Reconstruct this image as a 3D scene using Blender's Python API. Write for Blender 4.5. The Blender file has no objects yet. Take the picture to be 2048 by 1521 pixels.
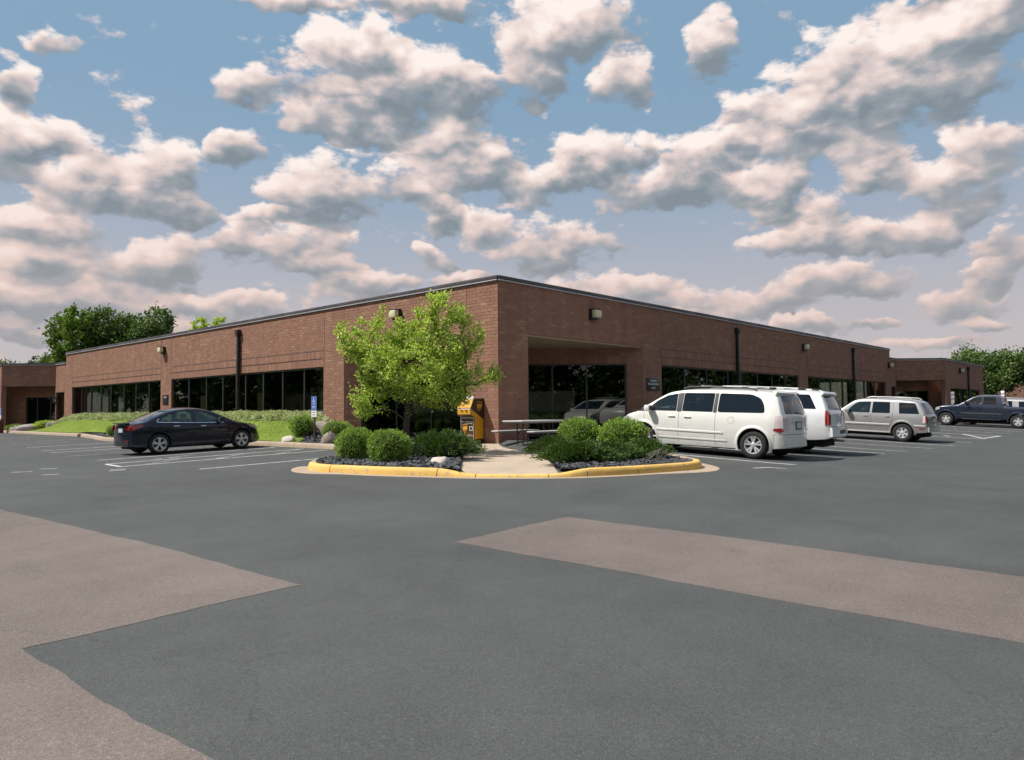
import bpy, bmesh, math, random
import numpy as np
from mathutils import Vector, Matrix
from mathutils.geometry import delaunay_2d_cdt
R = math.radians
scn = bpy.context.scene
col = scn.collection

# ---------------------------------------------------------------- camera
cam_data = bpy.data.cameras.new('camera')
cam_data.sensor_width = 36.0
cam_data.lens = 36.0 * 1485.607 / 2048.0
cam_data.clip_start = 0.1
cam_data.clip_end = 3000.0
camera = bpy.data.objects.new('camera', cam_data)
col.objects.link(camera)
CAM = Vector((-16.2595, -15.4788, 0.9717))
_F = Vector((0.736132, 0.675522, 0.04219)); _R = Vector((0.676349, -0.736539, -0.007923)); _U = Vector((-0.025722, -0.034368, 0.999078))
camera.matrix_world = Matrix(((_R.x, _U.x, -_F.x, CAM.x), (_R.y, _U.y, -_F.y, CAM.y), (_R.z, _U.z, -_F.z, CAM.z), (0, 0, 0, 1)))
scn.camera = camera
scn.view_settings.view_transform = 'Standard'
scn.view_settings.look = 'None'
scn.view_settings.exposure = 0.42
SKY_GAIN = 7.5
scn.view_settings.gamma = 1.0
scn.view_settings.use_curve_mapping = False

# ---------------------------------------------------------------- sun and sky
SUN_DIR = Vector((-1.0, 0.92, 1.9)).normalized()          # from the scene towards the sun
sun_data = bpy.data.lights.new('sun', 'SUN')
sun_data.energy = 4.8
sun_data.angle = R(0.9)
sun_data.color = (1.0, 0.945, 0.87)
sun = bpy.data.objects.new('sun', sun_data)
col.objects.link(sun)
sun.rotation_euler = SUN_DIR.to_track_quat('Z', 'Y').to_euler()
sun.location = (0, 0, 40)

CLOUDS = [(0.918, 0.415, 0.171, 0.054), (1.084, 0.388, 0.07, 0.023), (0.945, 0.443, 0.086, 0.027), (0.824, 0.397, 0.085, 0.046), (0.958, 0.361, 0.104, 0.025), (0.824, 0.341, 0.101, 0.029), (0.77, 0.313, 0.068, 0.027), (0.652, 0.462, 0.129, 0.037), (0.714, 0.429, 0.048, 0.044), (0.592, 0.406, 0.05, 0.032), (0.467, 0.434, 0.035, 0.042), (0.295, 0.381, 0.128, 0.049), (0.395, 0.357, 0.066, 0.027), (0.336, 0.325, 0.104, 0.038), (0.199, 0.369, 0.085, 0.057), (0.153, 0.405, 0.067, 0.031), (0.238, 0.432, 0.069, 0.016), (0.634, 0.319, 0.081, 0.044), (0.689, 0.294, 0.068, 0.027), (0.489, 0.313, 0.057, 0.049), (0.555, 0.277, 0.092, 0.03), (0.415, 0.275, 0.067, 0.032), (1.338, 0.351, 0.021, 0.028), (1.318, 0.306, 0.063, 0.028), (1.346, 0.286, 0.051, 0.035), (1.205, 0.283, 0.082, 0.044), (1.278, 0.257, 0.071, 0.029), (1.177, 0.244, 0.062, 0.023), (1.102, 0.319, 0.036, 0.025), (1.089, 0.24, 0.033, 0.018), (0.99, 0.277, 0.077, 0.044), (0.872, 0.296, 0.074, 0.033), (0.845, 0.258, 0.04, 0.028), (1.307, 0.205, 0.061, 0.041), (1.251, 0.166, 0.098, 0.031), (1.176, 0.187, 0.05, 0.035), (1.325, 0.132, 0.085, 0.028), (1.219, 0.131, 0.08, 0.024), (1.101, 0.21, 0.048, 0.025), (1.009, 0.209, 0.076, 0.037), (0.958, 0.183, 0.052, 0.025), (0.703, 0.217, 0.111, 0.038), (0.778, 0.243, 0.044, 0.028), (0.845, 0.201, 0.034, 0.018), (0.951, 0.161, 0.058, 0.021), (1.094, 0.131, 0.077, 0.022), (0.59, 0.156, 0.105, 0.029), (0.442, 0.137, 0.117, 0.024), (0.344, 0.239, 0.038, 0.028), (0.357, 0.208, 0.081, 0.025), (0.251, 0.2, 0.069, 0.024), (0.203, 0.247, 0.08, 0.037), (0.281, 0.28, 0.055, 0.034), (0.172, 0.284, 0.056, 0.031), (0.152, 0.175, 0.04, 0.027), (0.312, 0.157, 0.084, 0.023), (0.197, 0.118, 0.057, 0.02), (0.281, 0.099, 0.022, 0.011), (0.167, 0.144, 0.033, 0.018), (1.306, 0.399, 0.037, 0.013), (1.048, 0.477, 0.106, 0.011), (0.878, 0.485, 0.101, 0.018), (1.329, 0.096, 0.056, 0.014), (0.525, 0.118, 0.071, 0.014), (0.359, 0.102, 0.075, 0.012), (0.218, 0.074, 0.071, 0.01), (0.169, 0.093, 0.038, 0.012), (1.129, 0.1, 0.069, 0.011), (1.197, 0.105, 0.06, 0.013), (0.905, 0.174, 0.059, 0.016), (0.805, 0.176, 0.054, 0.014), (0.403, 0.242, 0.048, 0.021), (1.047, 0.249, 0.037, 0.013), (0.56, 0.33, 0.03, 0.026), (0.438, 0.32, 0.037, 0.022), (1.321, 0.168, 0.057, 0.022), (0.218, 0.41, 0.072, 0.021)]


class NT:
    """small node-tree helper"""
    def __init__(self, tree):
        self.t = tree; self.n = tree.nodes; self.l = tree.links
    def node(self, typ, **kw):
        nd = self.n.new(typ)
        for k, v in kw.items():
            setattr(nd, k, v)
        return nd
    def put(self, sock, val):
        if isinstance(val, bpy.types.NodeSocket):
            self.l.new(val, sock)
        elif val is not None:
            sock.default_value = val
    def math(self, op, a, b=None, c=None, clamp=False):
        nd = self.node('ShaderNodeMath', operation=op, use_clamp=clamp)
        self.put(nd.inputs[0], a); self.put(nd.inputs[1], b)
        if c is not None: self.put(nd.inputs[2], c)
        return nd.outputs[0]
    def vec(self, op, a, b=None, c=None):
        nd = self.node('ShaderNodeVectorMath', operation=op)
        self.put(nd.inputs[0], a)
        if b is not None: self.put(nd.inputs[1] if op != 'SCALE' else nd.inputs[3], b)
        if c is not None: self.put(nd.inputs[2], c)
        return nd.outputs['Value'] if op in ('DOT_PRODUCT', 'LENGTH', 'DISTANCE') else nd.outputs[0]
    def noise(self, vec, scale, detail=4.0, rough=0.5, dist=0.0):
        nd = self.node('ShaderNodeTexNoise')
        if vec is not None: self.l.new(vec, nd.inputs['Vector'])
        nd.inputs['Scale'].default_value = scale; nd.inputs['Detail'].default_value = detail
        nd.inputs['Roughness'].default_value = rough; nd.inputs['Distortion'].default_value = dist
        return nd.outputs['Fac']
    def range(self, v, a, b, c=0.0, d=1.0, smooth=True):
        nd = self.node('ShaderNodeMapRange', interpolation_type='SMOOTHSTEP' if smooth else 'LINEAR')
        self.put(nd.inputs[0], v)
        for i, q in enumerate((a, b, c, d)): nd.inputs[i + 1].default_value = q
        return nd.outputs[0]
    def mix(self, fac, a, b, mode='MIX'):
        nd = self.node('ShaderNodeMix', data_type='RGBA', blend_type=mode)
        self.put(nd.inputs[0], fac); self.put(nd.inputs[6], a); self.put(nd.inputs[7], b)
        return nd.outputs[2]
    def ramp(self, fac, stops):
        nd = self.node('ShaderNodeValToRGB'); cr = nd.color_ramp
        while len(cr.elements) < len(stops): cr.elements.new(0.5)
        for e, (q, c) in zip(cr.elements, stops):
            e.position = q; e.color = (*c, 1)
        self.put(nd.inputs[0], fac)
        return nd.outputs[0]


def C4(c): return (c[0], c[1], c[2], 1.0)
def srgb(r, g, b):
    f = lambda v: (v / 255 / 12.92) if v <= 10 else ((v / 255 + 0.055) / 1.055) ** 2.4
    return (f(r), f(g), f(b))


def build_world():
    w = bpy.data.worlds.new('World'); scn.world = w; w.use_nodes = True
    t = NT(w.node_tree); t.n.clear()
    out = t.node('ShaderNodeOutputWorld'); bg = t.node('ShaderNodeBackground')
    bg.inputs['Strength'].default_value = 0.1
    d = t.node('ShaderNodeTexCoord').outputs['Generated']
    sp = t.node('ShaderNodeSeparateXYZ'); t.l.new(d, sp.inputs[0])
    sky = t.node('ShaderNodeTexSky'); sky.sky_type = 'NISHITA'; sky.sun_disc = False
    sky.sun_elevation = math.asin(SUN_DIR.z); sky.sun_rotation = math.atan2(SUN_DIR.x, SUN_DIR.y)
    sky.air_density = 1.0; sky.dust_density = 1.6; sky.ozone_density = 1.0
    # ragged outlines: the direction is warped a little before the large cloud shapes are looked up
    wn = t.node('ShaderNodeTexNoise'); t.l.new(d, wn.inputs['Vector'])
    wn.inputs['Scale'].default_value = 13; wn.inputs['Detail'].default_value = 3.0; wn.inputs['Roughness'].default_value = 0.62
    dw = t.vec('MULTIPLY_ADD', t.vec('SUBTRACT', wn.outputs['Color'], (0.5, 0.5, 0.5)), (0.085, 0.085, 0.055), d)
    s2 = t.node('ShaderNodeSeparateXYZ'); t.l.new(dw, s2.inputs[0])
    az = t.math('ARCTAN2', s2.outputs[1], s2.outputs[0])
    cb = t.node('ShaderNodeCombineXYZ'); t.l.new(az, cb.inputs[0]); t.l.new(s2.outputs[2], cb.inputs[1])
    # cumulus as clusters of ellipses in (azimuth, height); each also says how far a point lies towards its sunny top
    K = H = None
    for a0, z0, rx, rz in CLOUDS:
        rx *= 1.13; rz *= 1.18
        q = t.vec('MULTIPLY_ADD', cb.outputs[0], (1 / rx, 1 / rz, 0), (-a0 / rx, -z0 / rz, 0))
        wgt = t.math('SUBTRACT', 1.0, t.vec('DOT_PRODUCT', q, q), clamp=True)
        hq = t.vec('DOT_PRODUCT', q, (0.32, 1.0, 0.0))
        K = t.math('MULTIPLY', wgt, wgt) if K is None else t.math('MULTIPLY_ADD', wgt, wgt, K)
        H = t.math('MULTIPLY', wgt, hq) if H is None else t.math('MULTIPLY_ADD', wgt, hq, H)
    K = t.math('SQRT', K)
    hrel = t.math('DIVIDE', H, t.math('ADD', K, 0.04))
    flat = t.vec('MULTIPLY', d, (1.0, 1.0, 1.8))
    # the same kind of broken cumulus carries on round the rest of the sky
    side = t.range(t.math('ABSOLUTE', t.math('SUBTRACT', az, 0.7425)), 0.66, 0.85)
    far = t.math('MAXIMUM', side, t.range(sp.outputs[2], 0.49, 0.58))
    kf = t.math('MULTIPLY_ADD', t.noise(flat, 4.2, 2, 0.45), 3.6, -1.55)
    near = t.math('SUBTRACT', 1.0, far)
    K = t.math('ADD', t.math('MULTIPLY', K, near), t.math('MULTIPLY', kf, far))
    hrel = t.math('MULTIPLY', hrel, near)
    n0 = t.noise(flat, 15.0, 6.0, 0.62)
    n1 = t.noise(t.vec('ADD', flat, tuple(Vector((SUN_DIR.x, SUN_DIR.y, SUN_DIR.z * 2)) * 0.022)), 15.0, 2.0, 0.62)
    vo = t.node('ShaderNodeTexVoronoi'); vo.feature = 'SMOOTH_F1' if False else 'F1'; vo.inputs['Scale'].default_value = 26.0
    vo.inputs['Detail'].default_value = 1.0; vo.inputs['Roughness'].default_value = 0.5
    t.l.new(t.vec('MULTIPLY_ADD', wn.outputs['Color'], (0.05, 0.05, 0.05), flat), vo.inputs['Vector'])
    puff = t.math('SUBTRACT', 0.62, vo.outputs['Distance'])
    dens = t.math('MULTIPLY_ADD', K, 1.15, t.math('MULTIPLY_ADD', t.math('SUBTRACT', n0, 0.5), 3.0, t.math('MULTIPLY_ADD', puff, 0.42, -0.34)))
    alpha = t.range(dens, -0.13, 0.40)
    slope = t.math('SUBTRACT', n0, n1)
    lit = t.math("MULTIPLY_ADD", hrel, 0.82, t.math("MULTIPLY_ADD", slope, 1.25, t.math("MULTIPLY_ADD", puff, 0.26, 0.52)))
    thin = t.range(dens, 0.0, 0.7, 0.10, 0.0)
    lit = t.math('ADD', lit, thin)
    low = t.range(sp.outputs[2], 0.05, 0.36)
    # grey-blue undersides to warm white tops, rosier towards the horizon
    hi_c = t.ramp(lit, [(0.08, srgb(131, 143, 153)), (0.33, srgb(160, 165, 172)), (0.54, srgb(207, 195, 194)), (0.74, srgb(238, 219, 213)), (0.97, srgb(254, 242, 236))])
    lo_c = t.ramp(lit, [(0.08, srgb(141, 149, 157)), (0.33, srgb(164, 165, 170)), (0.54, srgb(200, 185, 183)), (0.74, srgb(226, 200, 191)), (0.97, srgb(243, 217, 207))])
    ccol = t.vec('SCALE', t.mix(low, lo_c, hi_c), SKY_GAIN)
    blue = t.mix(1.0, sky.outputs[0], (0.62, 0.80, 0.98, 1), 'MULTIPLY')
    haze = t.vec('SCALE', t.mix(t.range(sp.outputs[2], 0.0, 0.42), C4(srgb(198, 189, 190)), C4(srgb(136, 167, 192))), SKY_GAIN)
    final = t.mix(alpha, t.mix(0.9, blue, haze), ccol)
    mist = t.vec('SCALE', t.mix(0.0, C4(srgb(201, 188, 187)), C4(srgb(201, 188, 187))), SKY_GAIN)
    final = t.mix(t.range(sp.outputs[2], 0.02, 0.28, 0.38, 0.0), final, mist)
    t.l.new(final, bg.inputs['Color']); t.l.new(bg.outputs[0], out.inputs[0])
    w.cycles.sampling_method = 'NONE'


build_world()
scn.cycles.max_bounces = 7
scn.cycles.diffuse_bounces = 3
scn.cycles.glossy_bounces = 3
scn.cycles.transmission_bounces = 5
scn.cycles.transparent_max_bounces = 12
scn.cycles.use_denoising = True
scn.cycles.use_adaptive_sampling = True
scn.cycles.adaptive_threshold = 0.02
scn.cycles.adaptive_min_samples = 10
scn.cycles.sample_clamp_indirect = 6.0

# ---------------------------------------------------------------- helpers
def tag(o, label=None, cat=None, group=None, kind=None):
    if label: o['label'] = label
    if cat: o['category'] = cat
    if group: o['group'] = group
    if kind: o['kind'] = kind
    return o


def empty(name, loc=(0, 0, 0), rz=0.0, label=None, cat=None, group=None, kind=None):
    o = bpy.data.objects.new(name, None); col.objects.link(o)
    o.location = loc; o.rotation_euler = (0, 0, rz); o.empty_display_size = 0.3
    return tag(o, label, cat, group, kind)


def link(name, mesh, mat=None, parent=None):
    o = bpy.data.objects.new(name, mesh); col.objects.link(o)
    if mat is not None and len(mesh.materials) == 0:
        mesh.materials.append(mat)
    if parent is not None: o.parent = parent
    return o


def smooth_mesh(me, angle=35):
    me.polygons.foreach_set('use_smooth', [True] * len(me.polygons))
    if angle < 180: me.set_sharp_from_angle(angle=R(angle))


class MB:
    """collects boxes, tubes, lathes and free faces into one mesh"""
    def __init__(self): self.v = []; self.f = []
    def add(self, vs, fs):
        b = len(self.v); self.v += [tuple(q) for q in vs]; self.f += [tuple(i + b for i in f) for f in fs]; return self
    def box(self, a, b, m=None):
        x0, y0, z0 = a; x1, y1, z1 = b
        vs = [Vector(q) for q in ((x0, y0, z0), (x1, y0, z0), (x1, y1, z0), (x0, y1, z0), (x0, y0, z1), (x1, y0, z1), (x1, y1, z1), (x0, y1, z1))]
        if m is not None: vs = [m @ q for q in vs]
        return self.add(vs, [(3, 2, 1, 0), (4, 5, 6, 7), (0, 1, 5, 4), (1, 2, 6, 5), (2, 3, 7, 6), (3, 0, 4, 7)])
    def rbox(self, a, b, r=0.01, m=None):
        """box with chamfered edges"""
        x0, y0, z0 = a; x1, y1, z1 = b
        r = min(r, (x1 - x0) * .45, (y1 - y0) * .45, (z1 - z0) * .45)
        bm = bmesh.new()
        bmesh.ops.create_cube(bm, size=1.0)
        for q in bm.verts: q.co = Vector(((x0 + x1) / 2 + q.co.x * (x1 - x0), (y0 + y1) / 2 + q.co.y * (y1 - y0), (z0 + z1) / 2 + q.co.z * (z1 - z0)))
        bmesh.ops.bevel(bm, geom=bm.edges[:], offset=r, segments=2, affect='EDGES', profile=0.5)
        bm.verts.index_update()
        vs = [(m @ q.co) if m is not None else q.co.copy() for q in bm.verts]
        fs = [[q.index for q in f.verts] for f in bm.faces]
        bm.free()
        return self.add(vs, fs)
    def tube(self, path, rad, n=8, cap=True):
        path = [Vector(q) for q in path]
        rads = rad if isinstance(rad, (list, tuple)) else [rad] * len(path)
        vs = []; fs = []; up = None
        for i, q in enumerate(path):
            t = (path[min(i + 1, len(path) - 1)] - path[max(i - 1, 0)])
            t = t.normalized() if t.length > 1e-9 else Vector((0, 0, 1))
            if up is None or abs(t.dot(up)) > 0.99:
                up = Vector((0, 0, 1)) if abs(t.z) < 0.9 else Vector((1, 0, 0))
            a = t.cross(up).normalized(); b = a.cross(t).normalized(); up = b
            for k in range(n):
                w = 2 * math.pi * k / n
                vs.append(q + (a * math.cos(w) + b * math.sin(w)) * rads[i])
        for i in range(len(path) - 1):
            for k in range(n):
                fs.append((i * n + k, i * n + (k + 1) % n, (i + 1) * n + (k + 1) % n, (i + 1) * n + k))
        if cap:
            fs.append(tuple(range(n - 1, -1, -1))); fs.append(tuple((len(path) - 1) * n + k for k in range(n)))
        return self.add(vs, fs)
    def lathe(self, prof, n=24, m=None):
        """prof: list of (radius, height) turned about local z"""
        vs = []; fs = []
        for r, z in prof:
            for k in range(n):
                w = 2 * math.pi * k / n
                q = Vector((r * math.cos(w), r * math.sin(w), z)); vs.append(m @ q if m is not None else q)
        for i in range(len(prof) - 1):
            for k in range(n):
                fs.append((i * n + k, i * n + (k + 1) % n, (i + 1) * n + (k + 1) % n, (i + 1) * n + k))
        return self.add(vs, fs)
    def prism(self, poly, h0, h1, m=None):
        n = len(poly)
        vs = [Vector((x, y, h0)) for x, y in poly] + [Vector((x, y, h1)) for x, y in poly]
        if m is not None: vs = [m @ q for q in vs]
        fs = [tuple(range(n - 1, -1, -1)), tuple(range(n, 2 * n))] + [(i, (i + 1) % n, n + (i + 1) % n, n + i) for i in range(n)]
        return self.add(vs, fs)
    def mesh(self, name):
        me = bpy.data.meshes.new(name); me.from_pydata(self.v, [], self.f); me.update(); return me
    def build(self, name, mat=None, parent=None, smooth=None):
        me = self.mesh(name)
        if smooth is not None: smooth_mesh(me, smooth)
        return link(name, me, mat, parent)


def np_mesh(name, verts, quads=None, tris=None):
    """fast mesh from numpy arrays (all quads or all tris)"""
    me = bpy.data.meshes.new(name)
    fa = quads if quads is not None else tris
    k = fa.shape[1]
    me.vertices.add(len(verts)); me.vertices.foreach_set('co', np.ascontiguousarray(verts, dtype=np.float32).ravel())
    me.loops.add(fa.size); me.loops.foreach_set('vertex_index', np.ascontiguousarray(fa, dtype=np.int32).ravel())
    me.polygons.add(len(fa)); me.polygons.foreach_set('loop_start', np.arange(0, fa.size, k, dtype=np.int32))
    me.polygons.foreach_set('use_smooth', np.zeros(len(fa), dtype=bool))
    me.update(calc_edges=True); me.validate()
    return me


def fill(poly, step=None):
    """triangulate a 2D polygon with optional interior grid points"""
    pts = [Vector(q) for q in poly]; n = len(pts)
    edges = [(i, (i + 1) % n) for i in range(n)]
    if step:
        q2 = []
        for i in range(n):
            a, b = pts[i], pts[(i + 1) % n]; m = max(1, int((b - a).length / step + 0.5))
            for j in range(m): q2.append(a.lerp(b, j / m))
        pts = q2; n = len(pts); edges = [(i, (i + 1) % n) for i in range(n)]
        xs = [q.x for q in pts]; ys = [q.y for q in pts]
        y = min(ys) + step * .5; row = 0
        while y < max(ys):
            x = min(xs) + step * (.25 + .5 * (row % 2))
            while x < max(xs):
                if inside((x, y), pts) and edge_dist((x, y), pts) > step * .45: pts.append(Vector((x, y)))
                x += step
            y += step * .87; row += 1
    r = delaunay_2d_cdt(pts, edges, [], 1, 1e-6)
    return r[0], r[2]


def inside(q, poly):
    x, y = q; c = False; n = len(poly); j = n - 1
    for i in range(n):
        xi, yi = poly[i][0], poly[i][1]; xj, yj = poly[j][0], poly[j][1]
        if (yi > y) != (yj > y) and x < (xj - xi) * (y - yi) / (yj - yi) + xi: c = not c
        j = i
    return c


def edge_dist(q, poly):
    best = 1e9; n = len(poly)
    for i in range(n):
        ax, ay = poly[i][0], poly[i][1]; bx, by = poly[(i + 1) % n][0], poly[(i + 1) % n][1]
        dx, dy = bx - ax, by - ay; L = dx * dx + dy * dy or 1e-12
        t = max(0, min(1, ((q[0] - ax) * dx + (q[1] - ay) * dy) / L))
        best = min(best, math.hypot(q[0] - ax - t * dx, q[1] - ay - t * dy))
    return best


# ---------------------------------------------------------------- materials
MATS = {}
def mat(name, base, rough=0.6, metal=0.0, spec=0.5, var=0.0, vscale=8.0, bump=0.0, bscale=60.0, coat=0.0, coord='Object', trans=0.0, emit=None):
    if name in MATS: return MATS[name]
    m = bpy.data.materials.new(name); m.use_nodes = True; t = NT(m.node_tree)
    b = t.n['Principled BSDF']
    b.inputs['Base Color'].default_value = C4(base); b.inputs['Roughness'].default_value = rough
    b.inputs['Metallic'].default_value = metal; b.inputs['Specular IOR Level'].default_value = spec
    b.inputs['Coat Weight'].default_value = coat; b.inputs['Coat Roughness'].default_value = 0.04
    b.inputs['Transmission Weight'].default_value = trans
    tc = t.node('ShaderNodeTexCoord').outputs[coord] if (var or bump) else None
    if var:
        n = t.noise(tc, vscale, 5, 0.6)
        f = t.range(n, 0.25, 0.75, 1 - var, 1 + var, smooth=False)
        cc = t.vec('SCALE', t.mix(0.0, C4(base), C4(base)), f)
        t.l.new(cc, b.inputs['Base Color'])
        t.l.new(t.range(n, 0.2, 0.8, max(0.02, rough - 0.08), min(1, rough + 0.1), smooth=False), b.inputs['Roughness'])
    if bump:
        bn = t.node('ShaderNodeBump'); bn.inputs['Strength'].default_value = bump; bn.inputs['Distance'].default_value = 0.01
        t.l.new(t.noise(tc, bscale, 6, 0.6), bn.inputs['Height']); t.l.new(bn.outputs[0], b.inputs['Normal'])
    if emit:
        b.inputs['Emission Color'].default_value = C4(emit[0]); b.inputs['Emission Strength'].default_value = emit[1]
    MATS[name] = m
    return m


def brick_material(name, tint=(1, 1, 1)):
    m = bpy.data.materials.new(name); m.use_nodes = True; t = NT(m.node_tree); b = t.n['Principled BSDF']
    geo = t.node('ShaderNodeNewGeometry'); oi = t.node('ShaderNodeObjectInfo')
    rnd = t.math('FRACT', t.math('ADD', geo.outputs['Random Per Island'], t.math('MULTIPLY', oi.outputs['Random'], 7.31)))
    P = geo.outputs['Position']
    patch = t.noise(P, 0.9, 3, 0.5)
    r2 = t.math('ADD', rnd, t.math('MULTIPLY', t.math('SUBTRACT', patch, 0.5), 0.55), clamp=True)
    k = lambda c: tuple(c[i] * tint[i] for i in range(3))
    c = t.ramp(r2, [(0.0, k((0.252, 0.130, 0.090))), (0.3, k((0.268, 0.140, 0.096))), (0.6, k((0.280, 0.148, 0.101))), (0.84, k((0.292, 0.158, 0.107))), (0.94, k((0.310, 0.176, 0.118))), (1.0, k((0.330, 0.198, 0.132)))])
    fine = t.noise(P, 55, 5, 0.65)
    stain = t.noise(P, 2.3, 6, 0.6)
    c = t.vec('SCALE', c, t.math('MULTIPLY', t.range(fine, 0.25, 0.75, 0.86, 1.12, False), t.range(stain, 0.3, 0.7, 0.92, 1.06, False)))
    streak = t.noise(t.vec('MULTIPLY', P, (2.6, 2.6, 0.22)), 1.0, 4, 0.6)
    c = t.vec('SCALE', c, t.range(streak, 0.3, 0.7, 0.88, 1.08, False))
    # pale lime bloom low on the wall, as on the real piers
    sp = t.node('ShaderNodeSeparateXYZ'); t.l.new(P, sp.inputs[0])
    lowm = t.math('MULTIPLY', t.range(sp.outputs[2], 0.0, 1.6, 1, 0), t.range(t.noise(P, 3.1, 7, 0.68), 0.58, 0.74))
    c = t.mix(t.math('MULTIPLY', lowm, 0.4), c, C4((0.36, 0.31, 0.28)))
    t.l.new(c, b.inputs['Base Color']); b.inputs['Roughness'].default_value = 0.86; b.inputs['Specular IOR Level'].default_value = 0.25
    bn = t.node('ShaderNodeBump'); bn.inputs['Strength'].default_value = 0.35; bn.inputs['Distance'].default_value = 0.006
    t.l.new(t.noise(P, 90, 4, 0.7), bn.inputs['Height']); t.l.new(bn.outputs[0], b.inputs['Normal'])
    return m


def asphalt_material(name, base, speck, pale=0.0, cracks=True):
    m = bpy.data.materials.new(name); m.use_nodes = True; t = NT(m.node_tree); b = t.n['Principled BSDF']
    P = t.node('ShaderNodeNewGeometry').outputs['Position']
    big = t.noise(P, 0.16, 3, 0.6); mid = t.noise(P, 1.3, 4, 0.65); fine = t.noise(P, 120, 1, 0.7); grit = t.noise(P, 42, 2, 0.75)
    c = t.vec('SCALE', t.mix(0.0, C4(base), C4(base)), t.math('MULTIPLY', t.range(big, 0.25, 0.75, 0.85, 1.15, False), t.range(mid, 0.25, 0.75, 0.88, 1.12, False)))
    c = t.vec('SCALE', c, t.math('MULTIPLY', t.range(fine, 0.3, 0.7, 0.74, 1.28, False), t.range(grit, 0.3, 0.7, 0.84, 1.17, False)))
    vo = t.node('ShaderNodeTexVoronoi'); vo.inputs['Scale'].default_value = 55; t.l.new(P, vo.inputs['Vector'])
    stone = t.math('MULTIPLY', t.range(vo.outputs['Distance'], 0.14, 0.26, 1, 0), t.math('GREATER_THAN', t.vec('DOT_PRODUCT', vo.outputs['Color'], (0.5, 0.3, 0.2)), 0.66))
    c = t.mix(t.math('MULTIPLY', stone, pale), c, C4(speck))
    # faint tyre lanes along the two driving directions
    lane = t.math('ADD', t.noise(t.vec('MULTIPLY', P, (0.05, 0.9, 0.0)), 1.0, 3, 0.6), t.noise(t.vec('MULTIPLY', P, (0.9, 0.05, 0.0)), 1.0, 3, 0.6))
    c = t.vec('SCALE', c, t.range(lane, 0.75, 1.25, 0.93, 1.07, False))
    # oil drips
    v2 = t.node('ShaderNodeTexVoronoi'); v2.inputs['Scale'].default_value = 0.75; t.l.new(P, v2.inputs['Vector'])
    oil = t.math('MULTIPLY', t.range(v2.outputs['Distance'], 0.03, 0.16, 1, 0), t.range(t.noise(P, 7, 3, 0.7), 0.46, 0.62))
    c = t.mix(t.math('MULTIPLY', oil, 0.38), c, C4(tuple(q * .35 for q in base)))
    if cracks:
        warp = t.node('ShaderNodeTexNoise'); warp.inputs['Scale'].default_value = 1.6; warp.inputs['Detail'].default_value = 4; t.l.new(P, warp.inputs['Vector'])
        pw = t.vec('MULTIPLY_ADD', t.vec('SUBTRACT', warp.outputs['Color'], (.5, .5, .5)), (0.8, 0.8, 0), P)
        ve = t.node('ShaderNodeTexVoronoi'); ve.feature = 'DISTANCE_TO_EDGE'; ve.inputs['Scale'].default_value = 0.42; t.l.new(pw, ve.inputs['Vector'])
        cr = t.math('MULTIPLY', t.range(ve.outputs['Distance'], 0.0, 0.004, 1, 0), t.range(t.noise(P, 0.45, 3, 0.5), 0.48, 0.62))
        c = t.mix(t.math('MULTIPLY', cr, 0.28), c, C4((0.018, 0.018, 0.018)))
    t.l.new(c, b.inputs['Base Color']); b.inputs['Roughness'].default_value = 0.9; b.inputs['Specular IOR Level'].default_value = 0.28
    bn = t.node('ShaderNodeBump'); bn.inputs['Strength'].default_value = 0.5; bn.inputs['Distance'].default_value = 0.006
    t.l.new(t.math('ADD', fine, t.math('MULTIPLY', grit, 1.2)), bn.inputs['Height']); t.l.new(bn.outputs[0], b.inputs['Normal'])
    return m


def concrete_material(name, base, amt=0.16, stain=0.25):
    m = bpy.data.materials.new(name); m.use_nodes = True; t = NT(m.node_tree); b = t.n['Principled BSDF']
    P = t.node('ShaderNodeNewGeometry').outputs['Position']
    c = t.vec('SCALE', t.mix(0.0, C4(base), C4(base)), t.math('MULTIPLY', t.range(t.noise(P, 1.7, 6, 0.65), 0.25, 0.75, 1 - amt, 1 + amt, False), t.range(t.noise(P, 80, 4, 0.7), 0.3, 0.7, 0.9, 1.1, False)))
    c = t.mix(t.math('MULTIPLY', t.range(t.noise(P, 4.2, 7, 0.7), 0.56, 0.72), stain), c, C4(tuple(q * .45 for q in base)))
    t.l.new(c, b.inputs['Base Color']); b.inputs['Roughness'].default_value = 0.88; b.inputs['Specular IOR Level'].default_value = 0.3
    bn = t.node('ShaderNodeBump'); bn.inputs['Strength'].default_value = 0.25; bn.inputs['Distance'].default_value = 0.005
    t.l.new(t.noise(P, 110, 4, 0.7), bn.inputs['Height']); t.l.new(bn.outputs[0], b.inputs['Normal'])
    return m


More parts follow.
